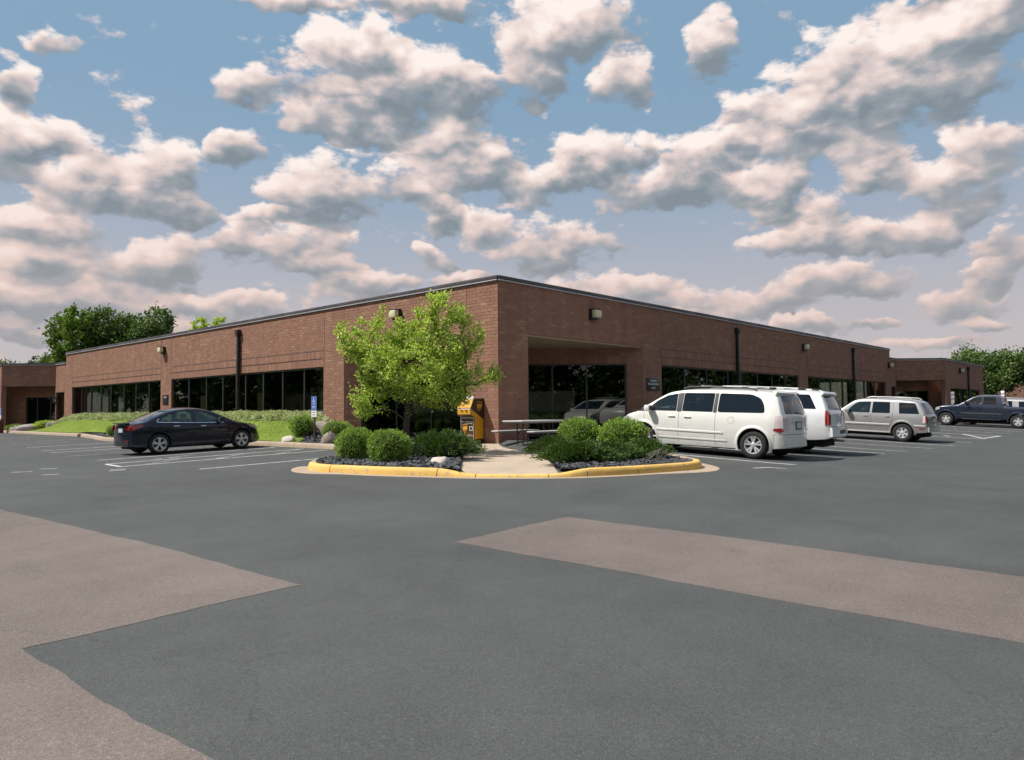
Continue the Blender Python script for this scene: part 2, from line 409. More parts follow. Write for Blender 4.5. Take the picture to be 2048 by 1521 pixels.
def paint_line_material(name, base, under, wear=0.5):
    """road or kerb paint worn through to what lies under it"""
    m = bpy.data.materials.new(name); m.use_nodes = True; t = NT(m.node_tree); b = t.n['Principled BSDF']
    P = t.node('ShaderNodeNewGeometry').outputs['Position']
    w = t.math('MAXIMUM', t.range(t.noise(P, 9, 8, 0.75), wear, wear + 0.09), t.math('MULTIPLY', t.range(t.noise(P, 60, 3, 0.7), 0.5, 0.62), 0.35))
    c = t.vec('SCALE', t.mix(0.0, C4(base), C4(base)), t.range(t.noise(P, 3, 5, 0.6), 0.25, 0.75, 0.84, 1.12, False))
    c = t.mix(w, c, C4(under))
    scuff = t.range(t.noise(t.vec('MULTIPLY', P, (1.0, 1.0, 2.5)), 5.5, 6, 0.7), 0.55, 0.75)
    c = t.mix(t.math('MULTIPLY', scuff, 0.45), c, C4(tuple(q * .35 for q in under)))
    t.l.new(c, b.inputs['Base Color']); b.inputs['Roughness'].default_value = 0.75
    bn = t.node('ShaderNodeBump'); bn.inputs['Strength'].default_value = 0.3; bn.inputs['Distance'].default_value = 0.005
    t.l.new(t.noise(P, 70, 5, 0.7), bn.inputs['Height']); t.l.new(bn.outputs[0], b.inputs['Normal'])
    return m


def leaf_material(name, cols, trans=0.35, rough=0.5, edge=None):
    m = bpy.data.materials.new(name); m.use_nodes = True; t = NT(m.node_tree); b = t.n['Principled BSDF']
    geo = t.node('ShaderNodeNewGeometry')
    n = len(cols)
    c = t.ramp(geo.outputs['Random Per Island'], [(i / max(1, n - 1), q) for i, q in enumerate(cols)])
    c = t.vec('SCALE', c, t.range(t.noise(geo.outputs['Position'], 2.2, 3, 0.5), 0.3, 0.7, 0.86, 1.14, False))
    t.l.new(c, b.inputs['Base Color']); b.inputs['Roughness'].default_value = rough; b.inputs['Specular IOR Level'].default_value = 0.35
    tr = t.node('ShaderNodeBsdfTranslucent'); t.l.new(t.vec('MULTIPLY', c, (1.05, 1.15, 0.6)), tr.inputs[0])
    mx = t.node('ShaderNodeMixShader'); mx.inputs[0].default_value = trans
    t.l.new(b.outputs[0], mx.inputs[1]); t.l.new(tr.outputs[0], mx.inputs[2])
    t.l.new(mx.outputs[0], t.n['Material Output'].inputs[0])
    return m


def glass_material(name, tint, refl=1.0, rough=0.0):
    """thin tinted sheet: fresnel reflection over a tinted see-through"""
    m = bpy.data.materials.new(name); m.use_nodes = True; t = NT(m.node_tree)
    t.n.remove(t.n['Principled BSDF'])
    g = t.node('ShaderNodeBsdfGlossy'); g.inputs['Roughness'].default_value = rough; g.inputs['Color'].default_value = (refl, refl, refl, 1)
    tr = t.node('ShaderNodeBsdfTransparent'); tr.inputs[0].default_value = C4(tint)
    geo = t.node('ShaderNodeNewGeometry')
    cs = t.math('ABSOLUTE', t.vec('DOT_PRODUCT', geo.outputs['Normal'], geo.outputs['Incoming']))
    fac = t.math('MULTIPLY_ADD', t.math('POWER', t.math('SUBTRACT', 1.0, cs, clamp=True), 5.0), 0.93, 0.07, clamp=True)
    mx = t.node('ShaderNodeMixShader'); t.l.new(fac, mx.inputs[0]); t.l.new(tr.outputs[0], mx.inputs[1]); t.l.new(g.outputs[0], mx.inputs[2])
    t.l.new(mx.outputs[0], t.n['Material Output'].inputs[0])
    return m


BRICK = brick_material('brick')
MORTAR = mat('mortar', (0.215, 0.115, 0.086), 0.95, var=0.12, vscale=6, bump=0.2)
ASPHALT = asphalt_material('asphalt', (0.0626, 0.0663, 0.0658), (0.21, 0.20, 0.19), 0.45)
OLD_ASPHALT = asphalt_material('old_asphalt', (0.134, 0.111, 0.101), (0.33, 0.29, 0.26), 0.75)
CONCRETE = concrete_material('concrete', (0.40, 0.32, 0.245))
KERB_CONC = concrete_material('kerb_concrete', (0.35, 0.275, 0.20), 0.18, 0.4)
WHITE_LINE = paint_line_material('worn_white_paint', (0.62, 0.62, 0.61), (0.10, 0.10, 0.10), 0.53)
FAINT_LINE = paint_line_material('faint_white_paint', (0.45, 0.46, 0.46), (0.095, 0.097, 0.098), 0.44)
YELLOW = paint_line_material('yellow_kerb_paint', (0.73, 0.44, 0.095), (0.42, 0.32, 0.20), 0.525)
BRONZE = mat('dark_bronze', (0.022, 0.019, 0.019), 0.42, metal=0.0, var=0.2)
COPING = mat('coping_metal', (0.060, 0.050, 0.052), 0.45, var=0.25, vscale=2)
FRAME = mat('window_frame', (0.045, 0.047, 0.046), 0.4)
TRIM_GREY = mat('pale_grey_metal', (0.46, 0.46, 0.48), 0.4, metal=0.3, var=0.1)
SOFFIT = mat('soffit_plaster', (0.44, 0.35, 0.215), 0.9, var=0.1, vscale=2)
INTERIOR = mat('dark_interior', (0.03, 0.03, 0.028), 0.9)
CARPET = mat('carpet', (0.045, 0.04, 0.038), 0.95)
COLUMN = mat('interior_column', (0.58, 0.53, 0.38), 0.8)
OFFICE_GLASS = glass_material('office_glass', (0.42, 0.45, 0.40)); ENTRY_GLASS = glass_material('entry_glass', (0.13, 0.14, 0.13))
LENS = mat('lamp_lens', (0.62, 0.57, 0.36), 0.35, var=0.08)
BLACK_PANEL = mat('black_sign_panel', (0.012, 0.012, 0.015), 0.35)
SIGN_WHITE = mat('sign_white', (0.75, 0.75, 0.75), 0.6)
ROOF = mat('roof_membrane', (0.12, 0.12, 0.12), 0.9, var=0.2)


# ---------------------------------------------------------------- the ground
def sstep(a, b, x):
    t = max(0.0, min(1.0, (x - a) / (b - a))); return t * t * (3 - 2 * t)


def G(x, y):
    """height of the asphalt: it falls away from the building"""
    dx = max(-x, 0.0); dy = max(-y, 0.0); r = math.hypot(dx, dy)
    hl = -0.11 - 0.026 * r
    q = 0.5 * (r - 8 - math.sqrt((r - 8) ** 2 + 1.5)) + 8      # smooth min(r, 8)
    k = 0.12 - 0.05 * q - 0.027 * (r - q)
    k -= 0.17 * math.exp(-((x - 16) / 9) ** 2)
    w = dy / (dx + dy + 1e-6) if dx + dy > 0 else 0.5
    return hl * (1 - w) + k * w


def axis(lo, hi, dense0, dense1, fine, coarse):
    a = [lo]; x = lo
    while x < hi:
        if x < dense0: x = min(x + coarse, dense0)
        elif x < dense1: x = min(x + fine, dense1)
        else: x = min(x + coarse, hi)
        a.append(x)
    return a


def sheet(name, xs, ys, zf, m):
    nx, ny = len(xs), len(ys)
    v = np.array([(x, y, zf(x, y)) for y in ys for x in xs], dtype=np.float32)
    q = np.array([(j * nx + i, j * nx + i + 1, (j + 1) * nx + i + 1, (j + 1) * nx + i) for j in range(ny - 1) for i in range(nx - 1)], dtype=np.int32)
    me = np_mesh(name, v, quads=q); smooth_mesh(me, 180)
    return link(name, me, m)


GRASS_FIELD = mat('field_grass', (0.06, 0.10, 0.028), 0.95, var=0.3, vscale=0.15)
far_ax = axis(-900, 1500, -60, 90, 10, 140)
tag(sheet('ground', far_ax, far_ax, lambda x, y: G(max(-60, min(60, x)), max(-60, min(60, y))) - 0.5 + 0.0, GRASS_FIELD), 'flat green ground reaching out to the horizon', kind='structure')
ax_x = axis(-46, 78, -19, 24, 0.4, 3.0)
lot = tag(sheet('parking_lot', ax_x, axis(-46, 78, -19, 30, 0.4, 3.0), G, ASPHALT), 'grey asphalt parking lot round the brick building', kind='structure')


def drape(name, poly, off, m, parent, step=0.35, zf=G, kind=None, skirt=0.0):
    vs, fs = fill(poly, step)
    me = bpy.data.meshes.new(name)
    me.from_pydata([(q.x, q.y, zf(q.x, q.y) + off) for q in vs], [], fs); me.update()
    if skirt:
        bm = bmesh.new(); bm.from_mesh(me)
        ed = [e for e in bm.edges if e.is_boundary]
        r = bmesh.ops.extrude_edge_only(bm, edges=ed)
        for v in [q for q in r['geom'] if isinstance(q, bmesh.types.BMVert)]: v.co.z -= skirt
        bm.to_mesh(me); bm.free()
    smooth_mesh(me, 180 if not skirt else 40)
    o = link(name, me, m, parent)
    return tag(o, kind=kind)


def ragged(poly, step=0.12, amp=0.011, seed=1):
    rnd = random.Random(seed); out = []
    for i in range(len(poly)):
        a = Vector(poly[i]); b = Vector(poly[(i + 1) % len(poly)]); L = (b - a).length; n = max(1, int(L / step))
        if L > 12: n = max(1, int(L / .25))
        nrm = Vector((-(b - a).y, (b - a).x)).normalized(); drift = 0
        for j in range(n):
            drift = drift * .8 + rnd.uniform(-amp, amp)
            out.append(tuple(a.lerp(b, j / n) + nrm * (drift if j else 0)))
    return out


# older, pinkish asphalt showing between the newer paving
drape('old_pavement', ragged([(-8.55, -9.35), (-10.62, -9.42), (-10.5, -13.0), (-10.42, -15.2), (-10.0, -30.0), (-8.0, -30), (-8.36, -14.3), (-8.40, -11.8)], seed=3), 0.003, OLD_ASPHALT, lot, 0.5, skirt=.03)
drape('old_pavement', ragged([(-13.35, 3.0), (-13.17, -2.15), (-12.85, -6.86), (-12.72, -9.74), (-14.0, -9.76), (-14.8, -9.76), (-14.73, -11.33), (-14.66, -12.3), (-14.6, -16), (-20, -16), (-20, 3.0)], seed=4), 0.003, OLD_ASPHALT, lot, 0.6, skirt=.03)


def stripe(a, b, w=0.10, m=None, name='parking_line', off=0.007):
    a = Vector(a); b = Vector(b); t = (b - a).normalized(); n = Vector((-t.y, t.x)) * w / 2
    L = (b - a).length; k = max(1, int(L / 0.3)); vs = []; fs = []
    for i in range(k + 1):
        q = a.lerp(b, i / k)
        for s in (-1, 1):
            e = q + n * s; vs.append((e.x, e.y, G(e.x, e.y) + off))
    for i in range(k): fs.append((2 * i, 2 * i + 2, 2 * i + 3, 2 * i + 1))
    me = bpy.data.meshes.new(name); me.from_pydata(vs, [], fs); me.update()
    return link(name, me, m or WHITE_LINE, lot)


for y, x0, x1, m in ((1.66, -8.35, -3.6, WHITE_LINE), (4.42, -9.1, -3.1, WHITE_LINE), (5.75, -9.0, -3.1, WHITE_LINE), (7.55, -8.6, -3.1, WHITE_LINE), (10.55, -8.5, -3.1, FAINT_LINE),
                     (13.25, -8.2, -3.1, WHITE_LINE), (15.0, -8.0, -3.1, WHITE_LINE), (18.4, -7.6, -3.1, WHITE_LINE), (21.4, -7.4, -3.1, FAINT_LINE), (24.4, -7.4, -3.1, FAINT_LINE), (27.4, -7.4, -3.1, FAINT_LINE), (30.4, -7.4, -3.1, FAINT_LINE)):
    stripe((x0, y + .06), (x1, y), m=m)
stripe((-9.1, 4.42), (-9.02, 5.75), m=WHITE_LINE)
for k in range(3):
    stripe((-8.6 + k * 1.9, 4.48), (-7.1 + k * 1.9, 5.68), m=FAINT_LINE)
stripe((-7.6, 6.1), (-6.2, 6.9), m=FAINT_LINE); stripe((-7.9, 6.35), (-6.6, 6.3), m=FAINT_LINE)
for x in (0.62, 3.85, 7.2, 9.45, 12.8, 15.72, 18.7, 21.6, 24.6, 27.6, 30.6, 33.4, 36.4):
    stripe((x, -8.75), (x + .04, -3.1), m=WHITE_LINE)
# stray survey and layout ticks
for a, b in (((-11.2, 5.5), (-10.85, 5.2)), ((-10.5, 5.85), (-10.2, 5.6)), ((-9.75, 3.4), (-9.4, 3.35)), ((-9.6, 3.75), (-9.3, 3.6)), ((-.95, -8.45), (-.55, -8.62)), ((-.55, -8.6), (-.52, -9.0)), ((-11.0, 3.9), (-10.7, 3.7))):
    stripe(a, b, 0.07, WHITE_LINE, 'paint_tick')
stripe((24.9, -7.2), (22.1, -8.55), 0.12); stripe((22.1, -8.55), (24.7, -8.78), 0.12); stripe((22.8, -6.86), (22.3, -7.2), 0.12)


# ---------------------------------------------------------------- the brick building
class Frame:
    """a wall plane: s runs along it, z up, n outwards"""
    def __init__(self, o, d):
        self.o = Vector((o[0], o[1], 0)); self.d = Vector((d[0], d[1], 0)).normalized()
        self.n = Vector((self.d.y, -self.d.x, 0))
    def p(self, s, z, n=0.0): return self.o + self.d * s + self.n * n + Vector((0, 0, z))
    def m(self, s=0, z=0, n=0):
        q = self.p(s, z, n)      # local x = along, y = inwards, z = up
        return Matrix(((self.d.x, -self.n.x, 0, q.x), (self.d.y, -self.n.y, 0, q.y), (0, 0, 1, q.z), (0, 0, 0, 1)))


COURSE, BLEN, JOINT, PROUD = 0.1016, 0.305, 0.008, 0.004


def wall_core(fr, s0, s1, z0, z1, ops, thick, name, parent, m=MORTAR):
    ss = sorted({s0, s1, *[max(s0, min(s1, q)) for o in ops for q in o[:2]]}); zs = sorted({z0, z1, *[max(z0, min(z1, q)) for o in ops for q in o[2:4]]})
    mb = MB()
    for i in range(len(ss) - 1):
        # merge cells of a column vertically
        run = None
        for j in range(len(zs) - 1):
            cs, cz = (ss[i] + ss[i + 1]) / 2, (zs[j] + zs[j + 1]) / 2
            hole = any(o[0] < cs < o[1] and o[2] < cz < o[3] for o in ops)
            if not hole: run = [run[0] if run else zs[j], zs[j + 1]]
            if (hole or j == len(zs) - 2) and run:
                mb.box((ss[i], 0, run[0]), (ss[i + 1], thick, run[1]), fr.m()); run = None
    return mb.build(name, m, parent)


def lay_bricks(s0, s1, z0, z1, ops, soldiers=()):
    """brick rectangles (s0, s1, z0, z1) in running bond; soldiers: (s0, s1, z0, z1) bands of upright bricks"""
    out = []
    row = 0; z = z0
    blocks = list(ops) + [tuple(q) for q in soldiers]
    n = int(round((z1 - z0) / COURSE)); ch = (z1 - z0) / n
    for row in range(n):
        za, zb = z0 + row * ch, z0 + (row + 1) * ch; zm = (za + zb) / 2
        cuts = sorted((max(s0, b[0]), min(s1, b[1])) for b in blocks if b[2] - 0.02 < zm < b[3] + 0.02 and b[1] > s0 and b[0] < s1)
        spans = []; cur = s0
        for a, b in cuts:
            if a > cur + 0.02: spans.append((cur, a))
            cur = max(cur, b)
        if cur < s1 - 0.02: spans.append((cur, s1))
        for a, b in spans:
            q = math.floor((a - s0) / BLEN) * BLEN + s0 - (BLEN / 2 if row % 2 else 0)
            while q < b:
                l, r = max(a, q), min(b, q + BLEN)
                if r - l > 0.035: out.append((l + JOINT / 2, r - JOINT / 2, za + JOINT / 2, zb - JOINT / 2))
                q += BLEN
    for a, b, za, zb in soldiers:
        k = max(1, int(round((b - a) / COURSE))); w = (b - a) / k
        for i in range(k): out.append((a + i * w + JOINT / 2, a + (i + 1) * w - JOINT / 2, za + JOINT, zb - JOINT))
    return out


ALL_BRICKS = []       # (distance, frame, rect, wall object)
def brick_wall(fr, s0, s1, z0, z1, ops, soldiers, thick, parent, sb0=None, sb1=None, keep=True):
    w = wall_core(fr, s0, s1, z0, z1, ops, thick, 'wall', parent)
    rects = lay_bricks(s0 if sb0 is None else sb0, s1 if sb1 is None else sb1, z0, z1, ops, soldiers)
    for rc in rects:
        c = fr.p((rc[0] + rc[1]) / 2, (rc[2] + rc[3]) / 2)
        ALL_BRICKS.append(((c - CAM).length if keep else 1e6, fr, rc, w))
    return w


def finish_bricks(limit=300):
    rnd = random.Random(5)
    full = [b for b in ALL_BRICKS if abs((b[2][1] - b[2][0]) - (BLEN - JOINT)) < 1e-3 and abs((b[2][3] - b[2][2]) - (COURSE - JOINT)) < 0.004]
    full.sort(key=lambda q: q[0]); chosen = {id(q) for q in full[:limit]}
    unit = MB(); hw = (BLEN - JOINT) / 2; hh = (COURSE - JOINT) / 2
    unit.v = [(-hw, .02, -hh), (hw, .02, -hh), (hw, .02, hh), (-hw, .02, hh), (-hw + .002, -PROUD, -hh + .002), (hw - .002, -PROUD, -hh + .002), (hw - .002, -PROUD, hh - .002), (-hw + .002, -PROUD, hh - .002)]
    unit.f = [(4, 5, 6, 7), (0, 1, 5, 4), (1, 2, 6, 5), (2, 3, 7, 6), (3, 0, 4, 7)]
    me = unit.mesh('brick'); me.materials.append(BRICK)
    per = {}
    for b in ALL_BRICKS:
        _, fr, rc, w = b
        jut = rnd.uniform(-.0018, .0018)
        if id(b) in chosen:
            o = link('brick', me, None, w)
            o.matrix_world = fr.m((rc[0] + rc[1]) / 2, (rc[2] + rc[3]) / 2, jut)
            continue
        per.setdefault(w.name, (w, []))[1].append((fr, rc, jut))
    for w, lst in per.values():
        V = np.zeros((len(lst) * 8, 3), np.float32); Q = np.zeros((len(lst) * 5, 4), np.int32)
        base = np.array([(4, 5, 6, 7), (0, 1, 5, 4), (1, 2, 6, 5), (2, 3, 7, 6), (3, 0, 4, 7)], np.int32)
        for i, (fr, (a, b_, c, d), j) in enumerate(lst):
            k = 0
            for n, e in ((-.02, 0), (PROUD + j, .002)):
                for s, z in ((a + e, c + e), (b_ - e, c + e), (b_ - e, d - e), (a + e, d - e)):
                    V[i * 8 + k] = fr.p(s, z, n); k += 1
            Q[i * 5:(i + 1) * 5] = base + i * 8
        tag(link('bricks', np_mesh('bricks', V, quads=Q), BRICK, w), 'running bond of reddish brown bricks', kind='stuff')


def coping(fr, s0, s1, z, parent, h=0.125, seg=3.05, m=COPING):
    n = max(1, int(round((s1 - s0) / seg))); w = (s1 - s0) / n
    for i in range(n):
        a, b = s0 + i * w, s0 + (i + 1) * w
        mb = MB().rbox((a + .002, -0.045, z + .036), (b - .002, 0.34, z + .036 + h), .006, fr.m())
        c = mb.build('coping', m, parent, 30)
        MB().box((a + .0005, -0.062, z + .004), (b - .0005, 0.02, z + .034), fr.m()).build('drip_edge', TRIM_GREY, c)


def window_bay(fr, s0, s1, z0, z1, mull, parent, depth=0.12, glass=OFFICE_GLASS, sill=True):
    w = MB()
    f = 0.055
    m = fr.m()
    for a, b, c, d in ((s0 + .003, s1 - .003, z1 - f, z1 - .003), (s0 + .003, s1 - .003, z0 + .003, z0 + f), (s0 + .003, s0 + f, z0 + f, z1 - f), (s1 - f, s1 - .003, z0 + f, z1 - f)):
        w.box((a, depth - .05, c), (b, depth + .06, d), m)
    win = w.build('window', FRAME, parent)
    edges = [s0 + f] + list(mull) + [s1 - f]
    for i, q in enumerate(mull):
        MB().box((q - .025, depth - .045, z0 + f + .001), (q + .025, depth + .05, z1 - f - .001), m).build('mullion', FRAME, win)
    for i in range(len(edges) - 1):
        a = edges[i] + (.026 if i else .001); b = edges[i + 1] - (.026 if i < len(edges) - 2 else .001)
        MB().box((a, depth - .004, z0 + f + .001), (b, depth + .004, z1 - f - .001), m).build('pane', glass, win)
    if sill:
        MB().rbox((s0 + .004, -.03, z0 - .05), (s1 - .004, depth + .05, z0 - .002), .006, m).build('window_sill', TRIM_GREY, win, 30)
    return win


def downspout(fr, s, ztop, zbot, parent, w=0.13):
    mb = MB().rbox((s - w / 2, -.16, zbot), (s + w / 2, -.03, ztop - .22), .012, fr.m())
    d = mb.build('downspout', BRONZE, parent, 30)
    h = MB(); hw = w * .95
    h.prism([(-hw * .62, 0), (hw * .62, 0), (hw, .14), (hw, .27), (-hw, .27), (-hw, .14)], 0, .2, fr.m(s, ztop - .27, .2) @ Matrix(((1, 0, 0, 0), (0, 0, 1, 0), (0, 1, 0, 0), (0, 0, 0, 1))))
    h.build('conductor_head', BRONZE, d)
    for z in (zbot + .5, (ztop + zbot) / 2, ztop - .8):
        MB().box((s - w / 2 - .03, -.036, z), (s + w / 2 + .03, -.013, z + .05), fr.m()).build('strap', BRONZE, d)
    return d


def wall_light(fr, s, z, label, size=0.38):
    o = empty('wall_light', fr.p(s, z), 0, label, 'wall light', 'wall lights on the brick walls')
    m = Matrix.Translation(-fr.p(s, z)) @ fr.m(s, z); h = size / 2
    MB().rbox((-h, -.13, -h), (h, -.012, h), .015, m).build('housing', BRONZE, o, 30)
    MB().rbox((-h * .93, -.30, -h * .62), (h * .93, -.131, h * .80), .03, m).build('lens', LENS, o, 30)
    MB().rbox((-h * .98, -.31, h * .81), (h * .98, -.131, h * .93), .01, m).build('hood', BRONZE, o, 30)
    return o


bld = empty('brick_building', (0, 0, 0), 0, 'long low brown brick office building with a recessed corner entrance', 'building')
FL = Frame((0, 0), (0, 1)); FL.n = Vector((-1, 0, 0))       # sunlit long wall
FR = Frame((0, 0), (1, 0))                                   # shaded long wall, faces -y
WT, G1, G2, HEAD, SILL = 4.96, 3.385, 3.075, 2.76, 1.02
END = 39.6


def long_wall(fr, end, sill, low0, lowdoor):
    ops = [(1.37, 8.0, -1, G1), (9.36, 23.2, sill, HEAD), (24.5, 38.35, sill, HEAD)]
    sol = [(9.36, 23.2, HEAD, G2 - .015), (9.36, 23.2, G2 + .015, G1), (24.5, 38.35, HEAD, G2 - .015), (24.5, 38.35, G2 + .015, G1)]
    left = fr is FL
    w = brick_wall(fr, (0.0 if left else 0.3), end, -0.35, WT, ops, sol, 0.3, bld, sb0=(-PROUD if left else 0.022))
    for a, b in ((9.36, 23.2), (24.5, 38.35)):     # shadow grooves between the soldier courses
        for z in (G2, G1):
            MB().box((a, -.004, z - .012), (b, .01, z + .012), fr.m()).build('shadow_groove', BRONZE, w)
    for s in (1.37, 8.0, 9.3, 23.25, 24.45, 38.4):  # control joints
        if s in (8.0, 1.37):
            MB().box((s - .006, -.0115, G1 + .02), (s + .006, 0, WT), fr.m()).build('control_joint', MORTAR, w)
        else:
            MB().box((s - .006, -.0115, HEAD), (s + .006, 0, WT), fr.m()).build('control_joint', MORTAR, w)
    coping(fr, -0.0, end, WT, bld)
    return w


wl = long_wall(FL, END, SILL, None, None)
wr = long_wall(FR, END - .2, 0.62, None, None)
# pier at the corner, behind the two brick faces
MB().box((0.3, 0.3, -.35), (1.37, 1.37, G1), None).build('corner_pier', MORTAR, bld)
for fr_, s_, flip in ((Frame((1.37, 1.37), (0, -1)), 0, 0), (Frame((1.37, 1.37), (-1, 0)), 0, 1)):
    pass
# diagonal entrance wall deep under the corner
FD = Frame((0, 8.0), (1, -1)); LD = 8.0 * math.sqrt(2)
brick_wall(FD, 0.0, LD, -0.2, G1, [(0.64, 10.69, -1, HEAD)], [(0.64, 10.69, HEAD, HEAD + .3)], 0.25, bld, sb0=0.03, sb1=LD - .03, keep=False)
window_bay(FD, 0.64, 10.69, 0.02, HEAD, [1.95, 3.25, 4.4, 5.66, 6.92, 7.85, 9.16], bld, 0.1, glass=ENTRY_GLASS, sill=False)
sof = MB().add([(.31, .31, G1 - .004), (8.0, .31, G1 - .004), (.31, 8.0, G1 - .004)], [(0, 2, 1)])
sof = MB()
for a, b in (((0.3, 7.9), (0.3, 0.3)),):
    pass
for poly in ([(0.02, 0.02), (4.06, 0.02), (4.06, 3.9), (3.97, 3.97), (0.02, 0.02)], [(4.08, 0.02), (7.9, 0.02), (4.08, 3.84)], [(0.02, 0.06), (3.95, 3.99), (0.02, 7.9)]):
    q = poly[:-1] if poly[0] == poly[-1] else poly
    MB().prism(q, G1 - .03, G1 + .03).build('soffit_panel', SOFFIT, bld)
# glazing of the long walls
ML = [10.86, 12.5, 14.08, 15.63, 16.35, 17.76, 19.44, 21.34]
window_bay(FL, 9.36, 23.2, SILL, HEAD, ML, bld)
window_bay(FL, 24.5, 38.35, SILL, HEAD, [26.2, 28.0, 29.74, 31.76, 33.4, 35.1, 36.8], bld)
window_bay(FR, 9.36, 23.2, 0.62, HEAD, [11.3, 13.2, 15.2, 16.6, 18.3, 20.0, 21.6], bld)
window_bay(FR, 24.5, 38.35, 0.62, HEAD, [26.3, 28.2, 30.2, 32.2, 34.2, 36.2], bld)
downspout(FL, 16.0, 4.72, 0.55, bld); downspout(FR, 15.9, 4.72, 0.0, bld); downspout(FR, 31.7, 4.72, 0.0, bld)
# offices seen darkly through the glass
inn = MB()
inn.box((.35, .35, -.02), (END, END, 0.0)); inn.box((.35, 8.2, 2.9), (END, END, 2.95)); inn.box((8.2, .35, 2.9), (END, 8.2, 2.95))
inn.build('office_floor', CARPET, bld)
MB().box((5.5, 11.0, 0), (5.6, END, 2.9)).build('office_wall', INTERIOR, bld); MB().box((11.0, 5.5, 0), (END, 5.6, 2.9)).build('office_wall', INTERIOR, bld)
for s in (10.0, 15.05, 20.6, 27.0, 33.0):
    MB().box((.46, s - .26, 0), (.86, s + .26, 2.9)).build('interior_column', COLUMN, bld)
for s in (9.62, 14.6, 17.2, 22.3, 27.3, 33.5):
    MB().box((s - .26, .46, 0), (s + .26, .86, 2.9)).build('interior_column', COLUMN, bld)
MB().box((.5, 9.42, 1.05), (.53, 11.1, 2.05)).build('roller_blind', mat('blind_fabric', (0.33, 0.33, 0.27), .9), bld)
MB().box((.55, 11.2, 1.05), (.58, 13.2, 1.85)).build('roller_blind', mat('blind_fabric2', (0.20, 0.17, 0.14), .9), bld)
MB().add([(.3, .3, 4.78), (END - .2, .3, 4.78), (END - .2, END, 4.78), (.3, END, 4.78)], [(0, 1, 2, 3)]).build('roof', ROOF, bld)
# raised end parapets of the tall block
MB().box((.31, END - .3, 2.9), (6, END, WT)).build('end_wall', MORTAR, bld); MB().box((END - .5, .31, 2.9), (END - .2, 6, WT)).build('end_wall', MORTAR, bld)

# lower wings at both ends, each with a splayed entrance
def wing(name, label, o, d, run, sgn, ext, winspan, lbl2):
    """o: end of the tall wall; d: along-wall direction; the splay turns out towards the lot"""
    w = empty(name, (o[0], o[1], 0), 0, label, 'building')
    inv = Matrix.Translation((-o[0], -o[1], 0))
    return w, inv


LOWT = 4.37
def build_wing(left):
    if left:
        root = empty('brick_wing', (0, END, 0), 0, 'lower brick wing with a dark splayed entrance beyond the sunlit wall', 'building')
        f1 = Frame((0, END + .002), (0, 1)); f1.n = Vector((-1, 0, 0)); L1 = 2.1
        f2 = Frame((-2.55, END + 2.1 + 2.55), (1, -1)); L2 = 2.55 * math.sqrt(2)
        f3 = Frame((-2.55, END + 4.65), (0, 1)); f3.n = Vector((-1, 0, 0)); L3 = 14.0
    else:
        root = empty('brick_wing', (END, 0, 0), 0, 'lower brick wing with a splayed entrance behind the dark blue pickup', 'building')
        f1 = Frame((END - .2 + .002, 0), (1, 0)); L1 = 1.35
        f2 = Frame((END - .2 + 1.35, 0), (1, -1)); L2 = 2.55 * math.sqrt(2)
        f3 = Frame((END - .2 + 1.35 + 2.55, -2.55), (1, 0)); L3 = 12.8
    org = root.location.copy()
    class P:  # parts are built in world coordinates, then moved under the wing's base
        pass
    before = set(bpy.data.objects)
    bw = brick_wall(f1, 0, L1, -.35, LOWT, [(.25, L1 - .1, -.3, 2.5)], [], .3, root)
    window_bay(f1, .25, L1 - .1, -.05, 2.5, [], root, sill=False)
    # splay: brick fascia over an open porch
    brick_wall(f2, 0, L2, 2.93, LOWT, [], [], .3, root, sb0=.02, sb1=L2 - .02)
    brick_wall(Frame(f2.p(0, 0, -1.5).xy, f2.d.xy), -1.2, L2 + 1.2, -.3, 2.93, [(.75, L2 - .35, -1, 2.25)], [], .3, root)
    window_bay(Frame(f2.p(0, 0, -1.5).xy, f2.d.xy), .75, L2 - .35, .0, 2.25, [1.5, 2.4], root, sill=False)
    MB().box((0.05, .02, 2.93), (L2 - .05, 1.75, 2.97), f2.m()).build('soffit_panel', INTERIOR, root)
    brick_wall(f3, 0.0, L3, -.35, LOWT, [(1.35, min(11.2, L3 - 1.6), .62, 2.42)], [(1.35, min(11.2, L3 - 1.6), 2.42, 2.72)], .3, root, sb0=.02)
    window_bay(f3, 1.35, min(11.2, L3 - 1.6), .62, 2.42, [3.2, 5.0, 6.9, 8.8], root)
    for f, L in ((f1, L1), (f2, L2), (f3, L3)): coping(f, 0, L, LOWT, root, h=.11)
    # roof and the inside darkness behind the glass
    c0, c1, c2 = f1.p(0, 0), f1.p(L1, 0), f3.p(0, 0); c3 = f3.p(L3, 0)
    back = -f1.n * 9
    a, b2, c_, d_ = c0 - f1.n * .32, c3 - f1.n * .32, c3 + back, c0 + back
    MB().add([(q.x, q.y, 4.2) for q in (a, b2, c_, d_)], [(0, 1, 2, 3)]).build('roof', ROOF, root)
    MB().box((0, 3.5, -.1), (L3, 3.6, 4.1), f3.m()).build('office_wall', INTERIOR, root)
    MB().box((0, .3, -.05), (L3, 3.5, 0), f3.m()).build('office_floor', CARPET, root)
    if not left:
        downspout(f3, 6.85, 4.15, 0, root)
        wall_light(f3, 4.3, 3.76, 'small wall light high on the lower wing behind the pickup')
        MB().box((L3 - .3, .3, -.35), (L3, 9, LOWT), f3.m()).build('end_wall', MORTAR, root)
    for o in set(bpy.data.objects) - before:
        if o.parent is root: o.matrix_parent_inverse = Matrix.Translation(-org)
    return root


wing_l = build_wing(True); wing_r = build_wing(False)
finish_bricks(300)

